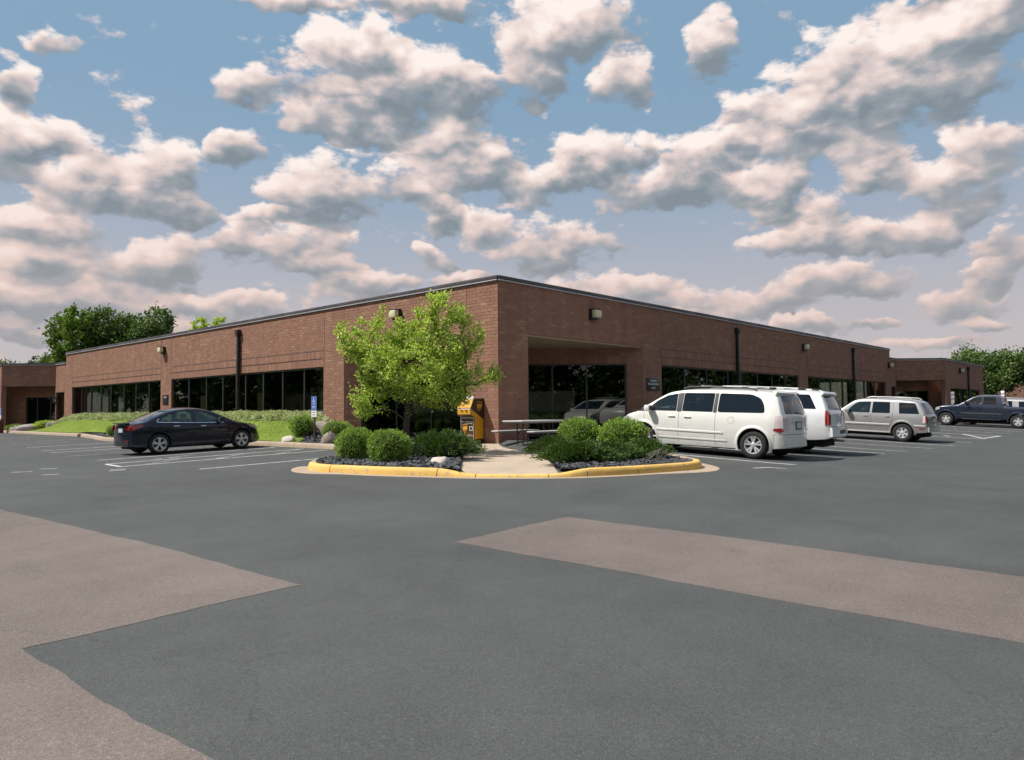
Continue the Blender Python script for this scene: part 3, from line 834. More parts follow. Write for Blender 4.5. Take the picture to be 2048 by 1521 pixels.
wall_light(FL, 4.77, 4.35, 'cream wall light behind the top of the young tree')
wall_light(FR, 4.79, 4.34, 'cream wall light above the corner entrance soffit')
wall_light(FL, 24.1, 4.3, 'cream wall light on the sunlit brick wall beyond the downspout')
wall_light(FR, 23.9, 4.3, 'cream wall light between the two downspouts of the shaded wall')
wall_light(FR, 39.1, 3.95, 'cream wall light at the far end of the shaded wall')


def text_mesh(body, size, m, name, parent, matrix, align='CENTER', bold=0.0, depth=0.002):
    cu = bpy.data.curves.new('lettering', 'FONT'); cu.body = body; cu.size = size; cu.align_x = align; cu.align_y = 'CENTER'; cu.extrude = depth; cu.offset = bold
    cu.resolution_u = 2
    tmp = bpy.data.objects.new('lettering_tmp', cu); col.objects.link(tmp)
    bpy.context.view_layer.update()
    me = bpy.data.meshes.new_from_object(tmp.evaluated_get(bpy.context.evaluated_depsgraph_get()))
    bpy.data.objects.remove(tmp); bpy.data.curves.remove(cu)
    me.transform(matrix); me.materials.clear()
    return link(name, me, m, parent)


def upright(fr, s, z, n):
    """matrix that stands lettering (xy) on a wall, reading from outside"""
    q = fr.p(s, z, n)
    xd = fr.d if fr.d.cross(Vector((0, 0, 1))).dot(fr.n) > 0 else -fr.d
    return Matrix(((xd.x, 0, fr.n.x, q.x), (xd.y, 0, fr.n.y, q.y), (0, 1, 0, q.z), (0, 0, 0, 1)))


def plaque(fr, s, z, w, h, lines, label, size):
    o = empty('wall_sign', fr.p(s, z), 0, label, 'sign')
    off = Matrix.Translation(-fr.p(s, z))
    MB().rbox((-w / 2, -.035, -h / 2), (w / 2, -.011, h / 2), .004, off @ fr.m(s, z)).build('panel', BLACK_PANEL, o, 30)
    for txt, dz, sz in lines:
        text_mesh(txt, sz, SIGN_WHITE, 'lettering', o, off @ upright(fr, s, z + dz, .0365) @ Matrix.Diagonal((size, 1, 1, 1)), bold=.001)
    return o


plaque(FR, 8.69, 1.98, 0.92, 0.50, [('The Eau Claire', .135, .115), ('Financial Solutions Group', .01, .115), ('Suite 170', -.145, .115)], 'black suite sign with white lettering beside the corner entrance', 0.62)
plaque(FL, 23.85, 1.72, 0.66, 0.50, [('Suite 160', .12, .10)], 'black suite sign on the sunlit brick pier', 0.7)
plaque(Frame((-.02, END + .02), (0, 1)) if False else (lambda f: (setattr(f, 'n', Vector((-1, 0, 0))), f)[1])(Frame((0, END), (0, 1))), 2.0, 1.95, .22, .5, [('150', .0, .10)], 'small black sign beside the entrance of the lower wing', 0.8)

# ---------------------------------------------------------------- kerbs, island, walk, lawn
def catmull(pts, step=0.12):
    pts = [Vector(q) for q in pts]; out = []
    for i in range(len(pts) - 1):
        p0 = pts[max(i - 1, 0)]; p1 = pts[i]; p2 = pts[i + 1]; p3 = pts[min(i + 2, len(pts) - 1)]
        n = max(1, int((p2 - p1).length / step))
        for j in range(n):
            t = j / n
            out.append(0.5 * ((2 * p1) + (-p0 + p2) * t + (2 * p0 - 5 * p1 + 4 * p2 - p3) * t * t + (-p0 + 3 * p1 - 3 * p2 + p3) * t ** 3))
    out.append(pts[-1]); return out


def right_of(path, i):
    t = (path[min(i + 1, len(path) - 1)] - path[max(i - 1, 0)]).normalized()
    return Vector((t.y, -t.x))


NOSE = [(-3.0, 3.9), (-3.35, 2.6), (-4.3, 1.3), (-5.6, 0.35), (-6.6, -0.25), (-7.15, -0.95), (-7.33, -1.6), (-7.23, -2.3), (-7.02, -3.3), (-6.54, -4.54), (-6.2, -5.27), (-5.78, -5.86), (-5.33, -6.38), (-4.74, -6.86), (-3.73, -7.36), (-2.46, -7.74),
        (-1.85, -7.72), (-1.35, -7.35), (-0.9, -6.6), (-0.4, -5.5), (0.15, -4.3), (0.8, -3.4), (1.7, -2.95), (3.0, -2.9)]
nose = catmull(NOSE)
def near_i(path, q):
    q = Vector(q); return min(range(len(path)), key=lambda i: (path[i] - q).length)


def kerb_h(q):
    """kerb height: dropped to a lip where the walk meets the lot"""
    a = math.atan2(q.y, q.x)            # across the nose
    s = (q - Vector((-5.77, -5.83))).dot(Vector((0.62, -0.78)))
    return 0.065 + 0.10 * sstep(0.72, 1.62, abs(s))


PROFILE = [(0.0, -0.10), (0.0, 0.0), (-0.018, 0.55), (-0.035, 0.86), (-0.07, 1.0), (-0.17, 1.0), (-0.20, 0.93), (-0.20, -0.6)]
def kerb_piece(path, i0, i1, hf, m, parent, name='kerb_segment', gap=0.011):
    vs = []; fs = []; k = len(PROFILE)
    idx = list(range(i0, i1 + 1))
    for c, i in enumerate(idx):
        n = right_of(path, i); q = path[i].copy()
        t = Vector((-n.y, n.x))
        if c == 0: q = q + t * gap
        if c == len(idx) - 1: q = q - t * gap
        h = hf(path[i]); g = G(q.x, q.y)
        for o, z in PROFILE:
            e = q + n * o
            vs.append((e.x, e.y, g + (z * h if z > 0 else z)))
    for c in range(len(idx) - 1):
        for j in range(k - 1): fs.append((c * k + j, (c + 1) * k + j, (c + 1) * k + j + 1, c * k + j + 1))
    fs.append(tuple(range(k))); fs.append(tuple((len(idx) - 1) * k + j for j in range(k - 1, -1, -1)))
    me = bpy.data.meshes.new(name); me.from_pydata(vs, [], fs); me.update(); smooth_mesh(me, 40)
    return link(name, me, m, parent)


def strip(path, i0, i1, wf, off, m, parent, name):
    vs = []; fs = []
    for i in range(i0, i1 + 1):
        n = right_of(path, i); q = path[i]; w = wf(q)
        for k in range(4):
            e = q + n * (w * k / 3 - .01); vs.append((e.x, e.y, G(e.x, e.y) + off * (1 - .9 * (k == 3))))
    for c in range(i1 - i0):
        for k in range(3): fs.append((c * 4 + k, c * 4 + k + 1, c * 4 + k + 5, c * 4 + k + 4))
    me = bpy.data.meshes.new(name); me.from_pydata(vs, [], fs); me.update(); smooth_mesh(me, 60)
    return link(name, me, m, parent)


kerb = empty('kerb', (0, 0, 0), 0, 'concrete kerb with yellow painted nose round the planted island', None, kind='structure')
cuts = [near_i(nose, q) for q in ((-7.12, -0.9), (-7.27, -1.95), (-6.54, -4.54), (-6.2, -5.27), (-5.33, -6.38), (-4.74, -6.86), (-3.73, -7.36), (-2.46, -7.74), (-1.45, -7.45))]
kerb_piece(nose, 0, cuts[0], lambda q: .16, KERB_CONC, kerb)
for a, b in zip(cuts[:-1], cuts[1:]): kerb_piece(nose, a, b, kerb_h, YELLOW, kerb)
kerb_piece(nose, cuts[-1], len(nose) - 1, lambda q: .16, KERB_CONC, kerb)
def gut_w(q):
    s = abs((q - Vector((-5.3, -5.0))).dot(Vector((0.72, -0.69)))); return 0.12 + 0.24 * sstep(2.9, 4.2, s)
strip(nose, cuts[0] - 6, cuts[-1] + 6, gut_w, 0.012, KERB_CONC, kerb, 'gutter_pan')
side_l = catmull([(-2.75, 46), (-2.75, 29.5), (-2.85, 27.5), (-3.3, 24.5), (-3.75, 22.3), (-4.0, 20.0), (-3.7, 18.0), (-3.0, 16.6), (-2.78, 15.0), (-2.78, 5.2), (-3.0, 3.9)], 0.3)
side_r = catmull([(3.0, -2.9), (10, -2.9), (30, -2.9), (38.5, -2.9), (40.5, -3.6), (42.5, -4.6), (44, -4.9), (62, -4.9)], 0.4)
for path in (side_l, side_r):
    n = max(1, int(len(path) / 10)); ii = [round(j * (len(path) - 1) / n) for j in range(n + 1)]
    for a, b in zip(ii[:-1], ii[1:]): kerb_piece(path, a, b, lambda q: .16, KERB_CONC, kerb)

PZ = lambda x, y: -0.03 * math.hypot(max(-x, 0), max(-y, 0))
BZ = lambda x, y: -0.018 * math.hypot(max(-x, 0), max(-y, 0)) + 0.004
walk = empty('walkway', (0, 0, 0), 0, 'pale concrete walk and entrance plaza at the corner', None, kind='structure')
D1, D2 = Vector((-1, -1)).normalized(), Vector((-1, 1)).normalized()
def slab(poly, m=CONCRETE):
    c = sum((Vector(q) for q in poly), Vector((0, 0))) / len(poly)
    poly = [tuple(Vector(q) + (c - Vector(q)).normalized() * .007) for q in poly]
    vs, fs = fill(poly, 0.5)
    o = drape('slab', poly, 0.0, m, walk, 0.5, PZ)
    return o


wl_i = near_i(nose, tuple(D1 * 8.25 + D2 * 1.02)); wr_i = near_i(nose, tuple(D1 * 8.25 - D2 * 1.02))
inner = lambda path, i: tuple(path[i] + right_of(path, i) * -0.205)
rr = [2.85, 4.2, 5.5, 6.85]
slab([tuple(D1 * 6.85 + D2)] + [inner(nose, i) for i in range(wl_i, wr_i + 1)] + [tuple(D1 * 6.85 - D2)])
for a, b in zip(rr[:-1], rr[1:]):
    slab([tuple(D1 * a + D2), tuple(D1 * b + D2), tuple(D1 * b - D2), tuple(D1 * a - D2)])
slab([tuple(D1 * 2.85 + D2), tuple(D1 * 2.85 - D2), (-.587, -2.0), (0, -2.0), (0, 0), (-2, 0), (-2, -.587)])
for k in range(5):
    slab([(-2, k * 1.6), (-2, (k + 1) * 1.6), (0, (k + 1) * 1.6), (0, k * 1.6)]); slab([(k * 1.6, -2), ((k + 1) * 1.6, -2), ((k + 1) * 1.6, 0), (k * 1.6, 0)])
slab([(0.0, 1.37), (0.0, 8), (8, 0.0), (1.37, 0), (1.37, 1.37)])
for k in range(16):
    x0 = 8 + k * 2.0
    o = slab([(x0, -2.68), (x0 + 2, -2.68), (x0 + 2, 0), (x0, 0)]); 
slab([(1.6, -2.68), (8, -2.68), (8, -2.01), (1.6, -2.01)])
# dark joint bed under the slabs
drape('joint_bed', [tuple(D1 * 7.9 + D2), tuple(D1 * 7.9 - D2), (-.587, -2.0), (1.6, -2.68), (40, -2.68), (40, 0), (8, 0), (0, 8), (-2, 8), (-2, -.587)], -0.012, mat('joint_dirt', (0.10, 0.08, 0.06), .95), walk, 0.6, PZ)

SOIL = mat('bed_soil', (0.030, 0.028, 0.027), 0.95, var=0.3, vscale=20, bump=0.6, bscale=40)
bed_l = [inner(nose, i) for i in range(0, wl_i - 1, 2)] + [tuple(D1 * 8.0 + D2 * 1.0), tuple(D1 * 2.85 + D2), (-2.0, -.58), (-2.0, 3.6), (-2.6, 3.9)]
bed_r = [inner(nose, i) for i in range(wr_i + 2, len(nose), 2)] + [(3.0, -2.0), (-.58, -2.0), tuple(D1 * 2.85 - D2), tuple(D1 * 8.0 - D2 * 1.0)]
chip_mat = leaf_material('slate_chip', [(0.035, 0.038, 0.045), (0.06, 0.064, 0.073), (0.085, 0.089, 0.098), (0.13, 0.132, 0.14), (0.05, 0.048, 0.052)], 0.0, 0.8)


def chips(poly, n, zf, seed, parent, smin=.025, smax=.06, cull=None):
    rnd = np.random.default_rng(seed)
    xs = [q[0] for q in poly]; ys = [q[1] for q in poly]; pts = []
    while len(pts) < n:
        x = rnd.uniform(min(xs), max(xs)); y = rnd.uniform(min(ys), max(ys))
        if inside((x, y), poly) and (cull is None or cull(x, y)): pts.append((x, y))
    base = np.array([(-1, -.7, 0), (.8, -1, .1), (1.1, .6, 0), (-.5, 1, .1), (-.7, -.5, .9), (.6, -.6, 1.), (.7, .5, .8), (-.4, .6, 1.)])
    quads = np.array([(4, 5, 6, 7), (0, 1, 5, 4), (1, 2, 6, 5), (2, 3, 7, 6), (3, 0, 4, 7)])
    V = np.zeros((n * 8, 3), np.float32); Q = np.zeros((n * 5, 4), np.int32)
    for i, (x, y) in enumerate(pts):
        s = rnd.uniform(smin, smax); a = rnd.uniform(0, 6.28); c, sn = math.cos(a), math.sin(a)
        b = base * (s, s * rnd.uniform(.45, .8), s * rnd.uniform(.25, .6)) + rnd.normal(0, s * .12, (8, 3))
        tx, ty = rnd.uniform(-.5, .5, 2)
        z = b[:, 2] + b[:, 0] * tx + b[:, 1] * ty
        V[i * 8:i * 8 + 8, 0] = x + b[:, 0] * c - b[:, 1] * sn; V[i * 8:i * 8 + 8, 1] = y + b[:, 0] * sn + b[:, 1] * c
        V[i * 8:i * 8 + 8, 2] = z + zf(x, y) + rnd.uniform(0, .02)
        Q[i * 5:i * 5 + 5] = quads + i * 8
    return tag(link('gravel', np_mesh('gravel', V, quads=Q), chip_mat, parent), 'dark slate chips spread over the bed', kind='stuff')


for poly, n, sd, lb in ((bed_l, 3600, 11, 'planting bed of dark slate chips under the young tree'), (bed_r, 3300, 12, 'planting bed of dark slate chips beside the white minivan')):
    b = drape('planting_bed', poly, 0, SOIL, None, 0.3, BZ); tag(b, lb, kind='structure')
    chips(poly, n, BZ, sd, b)


def LZ(x, y):
    """lawn and the raised strip of planting along the sunlit wall"""
    k = G(-2.78, y) + 0.13
    up = sstep(-2.6, -1.25, x) * .62 + sstep(-2.4, -0.9, x) * .38
    e = sstep(6.2, 9.6, y) * (1 - sstep(34, 41, y))
    return k + (0.05 + 0.70 * up) * e + 0.05 * up * (1 - e)


LAWN_G = bpy.data.materials.new('lawn_grass'); LAWN_G.use_nodes = True
def _lawn():
    t = NT(LAWN_G.node_tree); b = t.n['Principled BSDF']; P = t.node('ShaderNodeNewGeometry').outputs['Position']
    c = t.ramp(t.noise(P, 1.1, 5, 0.6), [(0.3, (0.118, 0.175, 0.024)), (0.5, (0.15, 0.21, 0.030)), (0.72, (0.185, 0.235, 0.044))])
    c = t.vec('SCALE', c, t.range(t.noise(P, 45, 3, 0.7), 0.3, 0.7, 0.7, 1.25, False))
    t.l.new(c, b.inputs['Base Color']); b.inputs['Roughness'].default_value = .95; b.inputs['Specular IOR Level'].default_value = .15
    bn = t.node('ShaderNodeBump'); bn.inputs['Strength'].default_value = .8; bn.inputs['Distance'].default_value = .03
    t.l.new(t.noise(P, 55, 4, .7), bn.inputs['Height']); t.l.new(bn.outputs[0], b.inputs['Normal'])
_lawn()
lawn_poly = [(-2.58, 6.6), (-2.2, 7.4), (-1.2, 8.2), (-0.05, 8.6), (-0.05, 39.4), (-1.2, 39.8), (-2.55, 39.5), (-2.55, 28.9)] + [(-2.56, 28.9), (-2.2, 28.2), (-2.2, 17.0), (-2.58, 16.4)]
lawn_poly = [(-2.58, 6.6), (-2.2, 7.4), (-1.2, 8.2), (-0.05, 8.6), (-0.05, 39.4), (-1.2, 39.8), (-2.55, 39.5), (-2.55, 29.0), (-2.3, 28.4), (-2.3, 17.2), (-2.58, 16.5)]
lawn = tag(drape('lawn', lawn_poly, 0.0, LAWN_G, None, 0.35, LZ), 'sloping mown lawn between the kerb and the sunlit wall', kind='structure')
def blades(n, poly, zf, seed, parent, h=.03):
    rnd = np.random.default_rng(seed); xs = [q[0] for q in poly]; ys = [q[1] for q in poly]
    V = np.zeros((n * 3, 3), np.float32); i = 0
    while i < n:
        x = rnd.uniform(min(xs), max(xs)); y = min(ys) + (max(ys) - min(ys)) * rnd.uniform(0, 1) ** 1.8
        if not inside((x, y), poly): continue
        z = zf(x, y); a = rnd.uniform(0, 6.28); w = .008; l = rnd.uniform(-.03, .03, 2); hh = h * rnd.uniform(.5, 1.2)
        V[i * 3] = (x - math.cos(a) * w, y - math.sin(a) * w, z - .01); V[i * 3 + 1] = (x + math.cos(a) * w, y + math.sin(a) * w, z - .01); V[i * 3 + 2] = (x + l[0], y + l[1], z + hh); i += 1
    return tag(link('grass', np_mesh('grass', V, tris=np.arange(n * 3, dtype=np.int32).reshape(-1, 3)), leaf_material('grass_blade', [(0.10, 0.15, 0.025), (0.15, 0.20, 0.04), (0.19, 0.23, 0.06)], .3), parent), 'short mown grass of the lawn', kind='stuff')
blades(16000, lawn_poly, LZ, 3, lawn)
bed_s = [(-2.58, 4.0), (-2.0, 3.5), (-0.05, 3.5), (-0.05, 8.7), (-1.2, 8.3), (-2.2, 7.5), (-2.58, 6.7)]
bs = tag(drape('planting_bed', bed_s, -0.004, SOIL, None, 0.3, LZ), 'slate bed with boulders below the accessible parking sign', kind='structure')
chips(bed_s, 1500, LZ, 13, bs, .03, .07)
bulb = [inner(side_l, i) for i in range(near_i(side_l, (-2.8, 28.6)), near_i(side_l, (-2.82, 16.4)), 2)] + [(-2.2, 17.2), (-2.2, 28.3)]
BU = lambda x, y: G(x, y) + .13
bb = tag(drape('planting_bed', bulb, 0.0, SOIL, None, 0.4, BU), 'slate bed bulging out behind the black sedan', kind='structure')
chips(bulb, 700, BU, 14, bb, .04, .08)
porch = tag(drape('porch_floor', [(-2.55, 39.4), (1.2, 39.6), (1.2, 46), (-2.55, 46)], 0.12, CONCRETE, None, 1.0, G), 'concrete porch floor at the far entrance', kind='structure')


# ---------------------------------------------------------------- plants
def leaf_cloud(name, centers, dirs, sizes, m, parent, seed, aspect=0.55, fold=0.25, spread=0.9):
    """one small folded rhombus per leaf"""
    rnd = np.random.default_rng(seed); n = len(centers)
    c = np.asarray(centers, float); d = np.asarray(dirs, float)
    d = d + rnd.normal(0, spread, (n, 3)); d /= np.linalg.norm(d, axis=1)[:, None] + 1e-9
    a = np.cross(d, rnd.normal(0, 1, (n, 3))); a /= np.linalg.norm(a, axis=1)[:, None] + 1e-9
    nn = np.cross(d, a); s = np.asarray(sizes, float)[:, None]
    V = np.zeros((n, 4, 3), np.float32)
    V[:, 0] = c; V[:, 1] = c + d * s * .5 + a * s * aspect * .5 + nn * s * fold * .4; V[:, 2] = c + d * s; V[:, 3] = c + d * s * .5 - a * s * aspect * .5 + nn * s * fold * .4
    idx = np.arange(n)[:, None] * 4
    T = np.concatenate([idx + (0, 1, 2), idx + (0, 2, 3)], axis=0).astype(np.int32)
    me = np_mesh(name, V.reshape(-1, 3), tris=T)
    return link(name, me, m, parent)


LEAF_YOUNG = leaf_material('young_leaf', [(0.210, 0.313, 0.052), (0.357, 0.477, 0.079), (0.503, 0.611, 0.119), (0.606, 0.676, 0.172), (0.314, 0.396, 0.073)], 0.42, 0.42)
LEAF_SHRUB = leaf_material('shrub_leaf', [(0.106, 0.192, 0.041), (0.184, 0.303, 0.054), (0.277, 0.404, 0.067), (0.399, 0.495, 0.079)], 0.25, 0.38)
LEAF_JUNIPER = leaf_material('juniper_needle', [(0.032, 0.072, 0.016), (0.052, 0.106, 0.020), (0.082, 0.150, 0.025), (0.134, 0.193, 0.031)], 0.15, 0.6)
LEAF_HEDGE = leaf_material('variegated_leaf', [(0.234, 0.300, 0.120), (0.377, 0.438, 0.216), (0.546, 0.575, 0.348), (0.702, 0.700, 0.492)], 0.25, 0.5)
LEAF_TREE = leaf_material('tree_leaf', [(0.041, 0.086, 0.022), (0.074, 0.133, 0.032), (0.115, 0.183, 0.043), (0.166, 0.231, 0.054)], 0.3, 0.5)
LEAF_TREE2 = leaf_material('tree_leaf_bright', [(0.069, 0.120, 0.019), (0.117, 0.192, 0.028), (0.180, 0.252, 0.038)], 0.35, 0.5)
LEAF_DARK = leaf_material('tree_leaf_dark', [(0.022, 0.050, 0.014), (0.037, 0.074, 0.019), (0.056, 0.102, 0.024)], 0.25, 0.55)
BARK = mat('bark', (0.085, 0.06, 0.045), 0.95, var=0.35, vscale=14, bump=0.8, bscale=35)
TWIG = mat('dry_twig', (0.30, 0.26, 0.23), 0.9)
CORE = mat('shrub_shade', (0.016, 0.026, 0.010), 1.0)  # near-black colour stands in for the shade inside foliage


def blob_mesh(rx, ry, rz, e=2.0, seed=0, amp=0.08, n=14, zc=None, flat=False):
    mb = MB(); rnd = random.Random(seed); ph = [rnd.uniform(0, 6.28) for _ in range(6)]
    prof = []
    for i in range(n + 1):
        v = -math.pi / 2 + math.pi * i / n
        for k in range(n * 2):
            u = math.pi * k / n
            cx, sx = math.cos(u), math.sin(u); cv, sv = math.cos(v), math.sin(v)
            f = lambda w: math.copysign(abs(w) ** (2 / e), w)
            j = 1 + amp * (math.sin(3 * u + ph[0]) * math.cos(2 * v + ph[1]) + .6 * math.sin(5 * u + ph[2] + 3 * v) + .5 * math.cos(4 * v + ph[3] - 2 * u))
            mb.v.append((rx * f(cv) * f(cx) * j, ry * f(cv) * f(sx) * j, rz * f(sv) * j))
    m2 = n * 2
    for i in range(n):
        for k in range(m2): mb.f.append((i * m2 + k, i * m2 + (k + 1) % m2, (i + 1) * m2 + (k + 1) % m2, (i + 1) * m2 + k))
    return mb


def shrub(name, loc, rx, h, label, n=7600, leaf=0.040, m=None, seed=1, e=2.6, cat='shrub', group=None, bumps=0.11):
    m = m or LEAF_SHRUB
    o = empty(name, loc, 0, label, cat, group)
    rnd = np.random.default_rng(seed); rz = h * .52
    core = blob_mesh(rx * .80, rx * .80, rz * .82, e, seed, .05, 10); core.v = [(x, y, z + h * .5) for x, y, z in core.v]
    core.build('shade_core', CORE, o, 60)  # solid dark core blocks see-through; the inner shade is put into its colour
    st = MB()
    for k in range(5):
        a = k * 1.256; st.tube([(0, 0, -.05), (math.cos(a) * rx * .3, math.sin(a) * rx * .3, h * .3)], [.02, .01], 5)
    st.build('stem', BARK, o)
    q = rnd.normal(0, 1, (n, 3)); q /= np.linalg.norm(q, axis=1)[:, None]
    f = np.sign(q) * np.abs(q) ** (2 / e); f /= (np.abs(q) ** e).sum(1)[:, None] ** 0  # superellipsoid-like
    nrm = (np.abs(q[:, 0]) ** e + np.abs(q[:, 1]) ** e + np.abs(q[:, 2]) ** e) ** (-1 / e)
    q = q * nrm[:, None]
    ph = rnd.uniform(0, 6.28, 8); az = np.arctan2(q[:, 1], q[:, 0])
    j = 1 + bumps * (np.sin(3 * az + ph[0] + 2 * q[:, 2]) * .5 + np.sin(7 * az + ph[1] - 4 * q[:, 2]) * .35 + np.sin(11 * az + ph[2] + 9 * q[:, 2]) * .3 + np.sin(5 * q[:, 2] * 3 + ph[3]) * .25)
    r = rnd.uniform(.82, 1.03, n) * j
    r[:n // 28] *= rnd.uniform(1.03, 1.13, n // 28)
    P = q * r[:, None] * (rx, rx, rz) + (0, 0, h * .5)
    keep = P[:, 2] > 0.0
    leaf_cloud('foliage', P[keep], q[keep] + (0, 0, .25), rnd.uniform(.7, 1.3, keep.sum()) * leaf, m, o, seed + 1)
    return o


def juniper(name, loc, rx, ry, h, label, rz=0, sprays=330, seed=1, m=None, group=None):
    m = m or LEAF_JUNIPER
    o = empty(name, loc, rz, label, 'shrub', group); rnd = np.random.default_rng(seed)
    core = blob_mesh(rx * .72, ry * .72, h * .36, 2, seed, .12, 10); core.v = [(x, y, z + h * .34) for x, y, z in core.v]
    core.build('shade_core', CORE, o, 60)  # dark core blob, coloured as the shade under the sprays
    st = MB(); C_, D_, S_ = [], [], []
    ph = rnd.uniform(0, 6.28, 4)
    for k in range(sprays):
        a = rnd.uniform(0, 6.283); u = rnd.uniform(0.02, 1.0) ** .6; el = math.acos(u) if False else rnd.uniform(0.05, 1.35)
        lob = 1 + .20 * math.sin(4 * a + ph[0]) + .16 * math.sin(7 * a + ph[1]) + rnd.normal(0, .10)
        tip = np.array((math.cos(a) * math.cos(el) * rx * lob, math.sin(a) * math.cos(el) * ry * lob, math.sin(el) * h * (.86 + .18 * math.sin(3 * a + ph[2])) + .05))
        root = np.array((tip[0] * .25, tip[1] * .25, h * .12)); mid = (tip + root) / 2 + (0, 0, h * .06)
        if k % 6 == 0: st.tube([tuple(root), tuple(mid), tuple(tip * .92)], [.016, .010, .004], 4, cap=False)
        out = tip - mid; out /= np.linalg.norm(out) + 1e-9
        t = rnd.uniform(.35, 1.08, 26)[:, None]
        C_.append(mid + (tip - mid) * t + rnd.normal(0, .035, (26, 3))); D_.append(np.repeat((out + (0, 0, .35))[None], 26, 0)); S_.append(rnd.uniform(.045, .095, 26))
    st.build('stem', BARK, o)
    P = np.concatenate(C_); keep = P[:, 2] > .01
    leaf_cloud('foliage', P[keep], np.concatenate(D_)[keep], np.concatenate(S_)[keep], m, o, seed + 1, aspect=.3, spread=.42)
    return o


def tree(name, loc, lobes, label, n_tips=500, per=45, leaf=.06, trunk_r=.09, fork=1.0, m=None, seed=1, rz=0.0, cat='tree', group=None, clump=.075, lean=(0, 0), bark=None, spread=0.9):
    """trunk and limbs grown towards points spread through the crown lobes (x, y, z, rx, ry, rz)"""
    o = empty(name, loc, rz, label, cat, group); rnd = np.random.default_rng(seed)
    vol = np.array([l[3] * l[4] * l[5] for l in lobes]) ** .75; vol /= vol.sum()
    tips = []
    for _ in range(n_tips):
        l = lobes[rnd.choice(len(lobes), p=vol)]
        q = rnd.normal(0, 1, 3); q /= np.linalg.norm(q); q *= rnd.uniform(.25, 1) ** .45
        tips.append(np.array(l[:3]) + q * np.array(l[3:]))
    tips = np.array(tips)
    trunk = [np.array((lean[0] * k / 5, lean[1] * k / 5, fork * k / 5)) for k in range(6)]
    trunk[0][2] = -.1
    nodes = list(trunk); par = [-1, 0, 1, 2, 3, 4]; kids = [0] * 6
    apex = trunk[-1]
    order = np.argsort(np.linalg.norm(tips - apex, axis=1)); ends = []
    arr = np.array(nodes)
    for ti in order:
        T = tips[ti]; A = np.array(nodes)
        v = T - A; d = np.linalg.norm(v, axis=1)
        # prefer joining lower down the tree than the tip, so that branches rise
        pen = d + np.maximum(0, A[:, 2] - T[2] + .25 * d) * 1.2
        pen[:4] += 100
        i = int(np.argmin(pen)); L = d[i]; k = max(2, min(6, int(L / .16)))
        prev = i; P0 = A[i]
        sag = rnd.normal(0, .06 * L, 3)
        for s in range(1, k + 1):
            t = s / k; q = P0 + (T - P0) * t + sag * math.sin(math.pi * t) + np.array((0, 0, .10 * L * math.sin(math.pi * t)))
            nodes.append(q); par.append(prev); kids.append(0); prev = len(nodes) - 1
        ends.append(prev)
    load = np.zeros(len(nodes))
    for e in ends: load[e] += 1
    for i in range(len(nodes) - 1, 0, -1): load[par[i]] += load[i]
    rad = trunk_r * np.maximum(load, .35) ** .46 / max(1, load[0]) ** .46
    rad[0] *= 1.35
    V, Q = [], []
    nodes = np.array(nodes)
    for i in range(1, len(nodes)):
        a, b = nodes[par[i]], nodes[i]; t = b - a; L = np.linalg.norm(t)
        if L < 1e-5 or rad[i] < trunk_r * .035: continue
        t /= L; n = 7 if rad[i] > trunk_r * .3 else 4
        u = np.cross(t, (0, 0, 1) if abs(t[2]) < .9 else (1, 0, 0)); u /= np.linalg.norm(u); w = np.cross(t, u)
        base = len(V)
        for c, r in ((a - t * .003, rad[par[i]] if rad[par[i]] < rad[i] * 1.6 else rad[i] * 1.15), (b, rad[i])):
            for k in range(n):
                g = 2 * math.pi * k / n; V.append(c + (u * math.cos(g) + w * math.sin(g)) * r)
        for k in range(n): Q.append((base + k, base + (k + 1) % n, base + n + (k + 1) % n, base + n + k))
    me = np_mesh('trunk', np.array(V), quads=np.array(Q)); smooth_mesh(me, 60); link('trunk', me, bark or BARK, o)
    cen, dr, sz = [], [], []
    for e in ends:
        p1 = nodes[e]; p0 = nodes[par[par[e]]] if par[e] > 0 else nodes[par[e]]
        t = rnd.uniform(-.1, 1.12, per)[:, None]
        cen.append(p0 + (p1 - p0) * t + rnd.normal(0, clump, (per, 3)))
        out = p1 - p0; out /= np.linalg.norm(out) + 1e-9
        dr.append(np.repeat(out[None], per, 0) * .8 + (0, 0, -.1)); sz.append(rnd.uniform(.6, 1.25, per) * leaf)
    leaf_cloud('crown', np.concatenate(cen), np.concatenate(dr), np.concatenate(sz), m or LEAF_TREE, o, seed + 7, aspect=.62, spread=spread)
    return o


# the island
VR = math.atan2(-0.736539, 0.676349)
shrub('round_shrub', (-5.93, -.99, BZ(-5.93, -.99)), .40, .68, 'clipped round shrub at the end of the yellow kerb', seed=21, group='clipped round shrubs on the island')
shrub('round_shrub', (-5.99, -2.34, BZ(-6, -2.3)), .43, .66, 'clipped round shrub right under the young tree', seed=22, group='clipped round shrubs on the island')
shrub('round_shrub', (-1.02, -3.84, BZ(-1, -3.8)), .55, .82, 'round shrub nearest the picnic table', seed=23, n=9000, leaf=.048, e=2.1, group='clipped round shrubs on the island')
shrub('round_shrub', (-.80, -5.0, BZ(-.8, -5)), .58, .84, 'round shrub beside the nose of the white minivan', seed=24, n=9300, leaf=.048, e=2.1, group='clipped round shrubs on the island')
juniper('juniper', (-4.45, -2.42, BZ(-4.5, -2.4)), .84, .62, .56, 'low dark juniper between the young tree and the walk', VR, 380, 31, group='spreading junipers on the island')
juniper('juniper', (-2.35, -4.05, BZ(-2.5, -4.2)), .50, .5, .36, 'spreading juniper leaning over the walk below the picnic table', VR, 230, 32, group='spreading junipers on the island')
juniper('juniper', (-3.55, -5.75, BZ(-3.5, -5.7)), .78, .52, .34, 'spreading juniper at the foot of the walk', VR, 420, 33, group='spreading junipers on the island')
